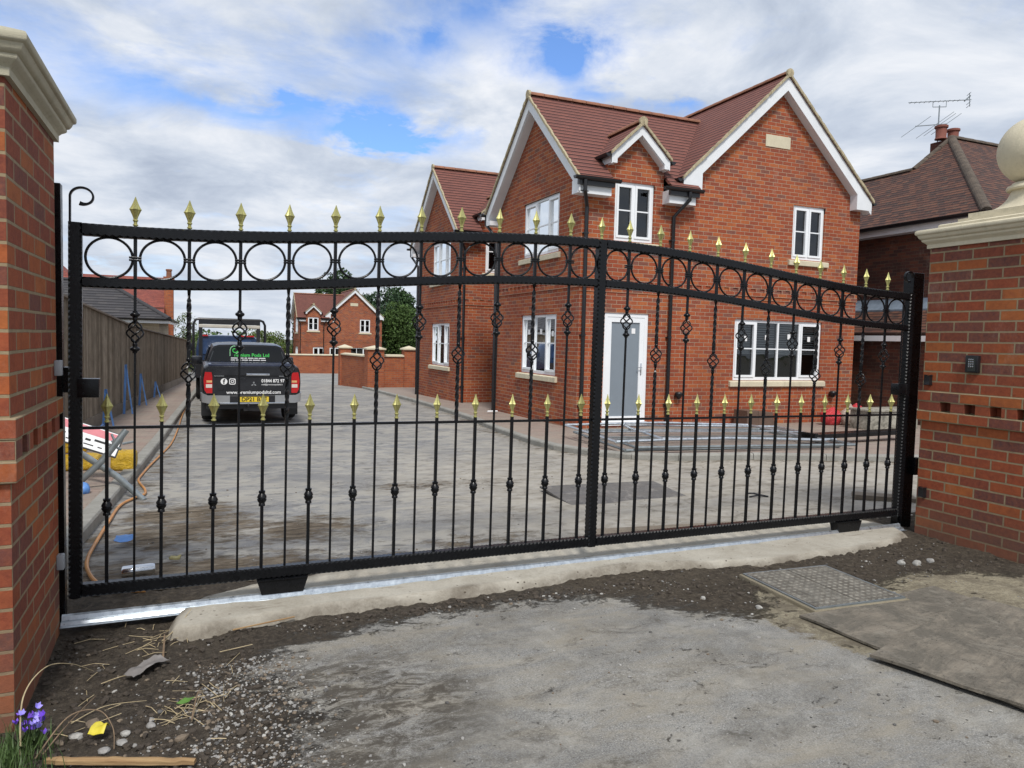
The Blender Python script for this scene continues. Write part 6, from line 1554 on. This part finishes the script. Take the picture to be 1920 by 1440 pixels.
# gaps in the cloud deck
wv = N_.new('ShaderNodeTexNoise'); Lk(tc.outputs['Generated'], wv.inputs['Vector']); wv.inputs['Scale'].default_value = 7; wv.inputs['Detail'].default_value = 6; wv.inputs['Roughness'].default_value = .65
for d, (rx, rz2), k in (((.295,.871,.405),(.06,.030),.26), ((.385,.853,.358),(.05,.028),.24), ((.425,.839,.345),(.04,.022),.22), ((.10,.956,.276),(.10,.012),.20), ((.19,.95,.255),(.10,.014),.24), ((.245,.937,.252),(.06,.012),.22), ((.0,.964,.266),(.10,.020),.12), ((.14,.93,.32),(.14,.04),.11), ((-.10,.95,.29),(.12,.035),.12), ((-.05,.90,.40),(.12,.03),.09), ((.455,.836,.308),(.038,.016),.24), ((.546,.787,.290),(.030,.013),.25), ((-.107,.992,.065),(.035,.010),.14), ((.239,.906,.352),(.035,.017),.17), ((-.25,.90,.33),(.05,.015),.12)):
    cx_ = M1('SUBTRACT', M1('ADD', sp_.outputs[0], M1('MULTIPLY', M1('SUBTRACT', wv.outputs[0], .5), .16)), d[0]); cz_ = M1('SUBTRACT', M1('ADD', sp_.outputs[2], M1('MULTIPLY', M1('SUBTRACT', n2, .5), .10)), d[2])
    e = M1('ADD', M1('POWER', M1('DIVIDE', cx_, rx), 2), M1('POWER', M1('DIVIDE', cz_, rz2), 2))
    front = M1('GREATER_THAN', sp_.outputs[1], 0.0)
    dens = M1('SUBTRACT', dens, M1('MULTIPLY', M1('MULTIPLY', M1('EXPONENT', M1('MULTIPLY', e, -.8)), k), front))
cov = ramp_(dens, [(.25, (0,0,0)), (.41, (.62,.62,.62)), (.51, (1,1,1))])
shade = ramp_(noise_(cv, 1.9, 7, .6, .4), [(.30, (3.9,4.5,5.6)), (.44, (5.2,5.8,6.8)), (.54, (6.5,6.95,7.7)), (.66, (8.0,8.2,8.6))])
hz = ramp_(sp_.outputs[2], [(.0, (1,1,1)), (.22, (0,0,0))])
mx = N_.new('ShaderNodeMix'); mx.data_type = 'RGBA'; Lk(cov, mx.inputs[0]); hs = N_.new('ShaderNodeMix'); hs.data_type = 'RGBA'; hs.blend_type = 'MULTIPLY'; hs.inputs[0].default_value = 1; Lk(sky.outputs[0], hs.inputs[6]); hs.inputs[7].default_value = (1.15,1.42,1.85,1); Lk(hs.outputs[2], mx.inputs[6]); Lk(shade, mx.inputs[7])
mh = N_.new('ShaderNodeMix'); mh.data_type = 'RGBA'; Lk(M1('MULTIPLY', hz, .45), mh.inputs[0]); Lk(mx.outputs[2], mh.inputs[6]); mh.inputs[7].default_value = (6.6,7.1,7.8,1)
Lk(mh.outputs[2], bgn.inputs[0]); bgn.inputs[1].default_value = .095
sl = bpy.data.lights.new('Sun', 'SUN'); sl.energy = 2.7; sl.angle = R(12); sl.color = (1,.965,.91)
so = bpy.data.objects.new('sun', sl); COL.objects.link(so)
dv = Vector((math.sin(SUN_AZ)*math.cos(SUN_EL), math.cos(SUN_AZ)*math.cos(SUN_EL), math.sin(SUN_EL)))
so.rotation_euler = (-dv).to_track_quat('-Z', 'Y').to_euler(); so.location = (0,-10,20)

cam = bpy.data.cameras.new('Camera'); co = bpy.data.objects.new('Camera', cam); COL.objects.link(co); sc.camera = co
cam.sensor_width = 36; cam.lens = 36*1380/1920; cam.clip_start = .05; cam.clip_end = 3000
rt = Vector((0.92079624,-0.38928069,0.02438917)); up = Vector((6.75990373e-04,6.41219210e-02,9.97941843e-01)); fw = Vector((0.39004337,0.91888461,-0.05930637))
co.matrix_world = Matrix(((rt.x,up.x,-fw.x,0),(rt.y,up.y,-fw.y,0),(rt.z,up.z,-fw.z,1.42),(0,0,0,1)))
vs_ = sc.view_settings; vs_.view_transform = 'Standard'; vs_.look = 'None'; vs_.exposure = .26; vs_.gamma = 1
sc.render.engine = 'CYCLES'; sc.cycles.max_bounces = 8; sc.cycles.transparent_max_bounces = 12
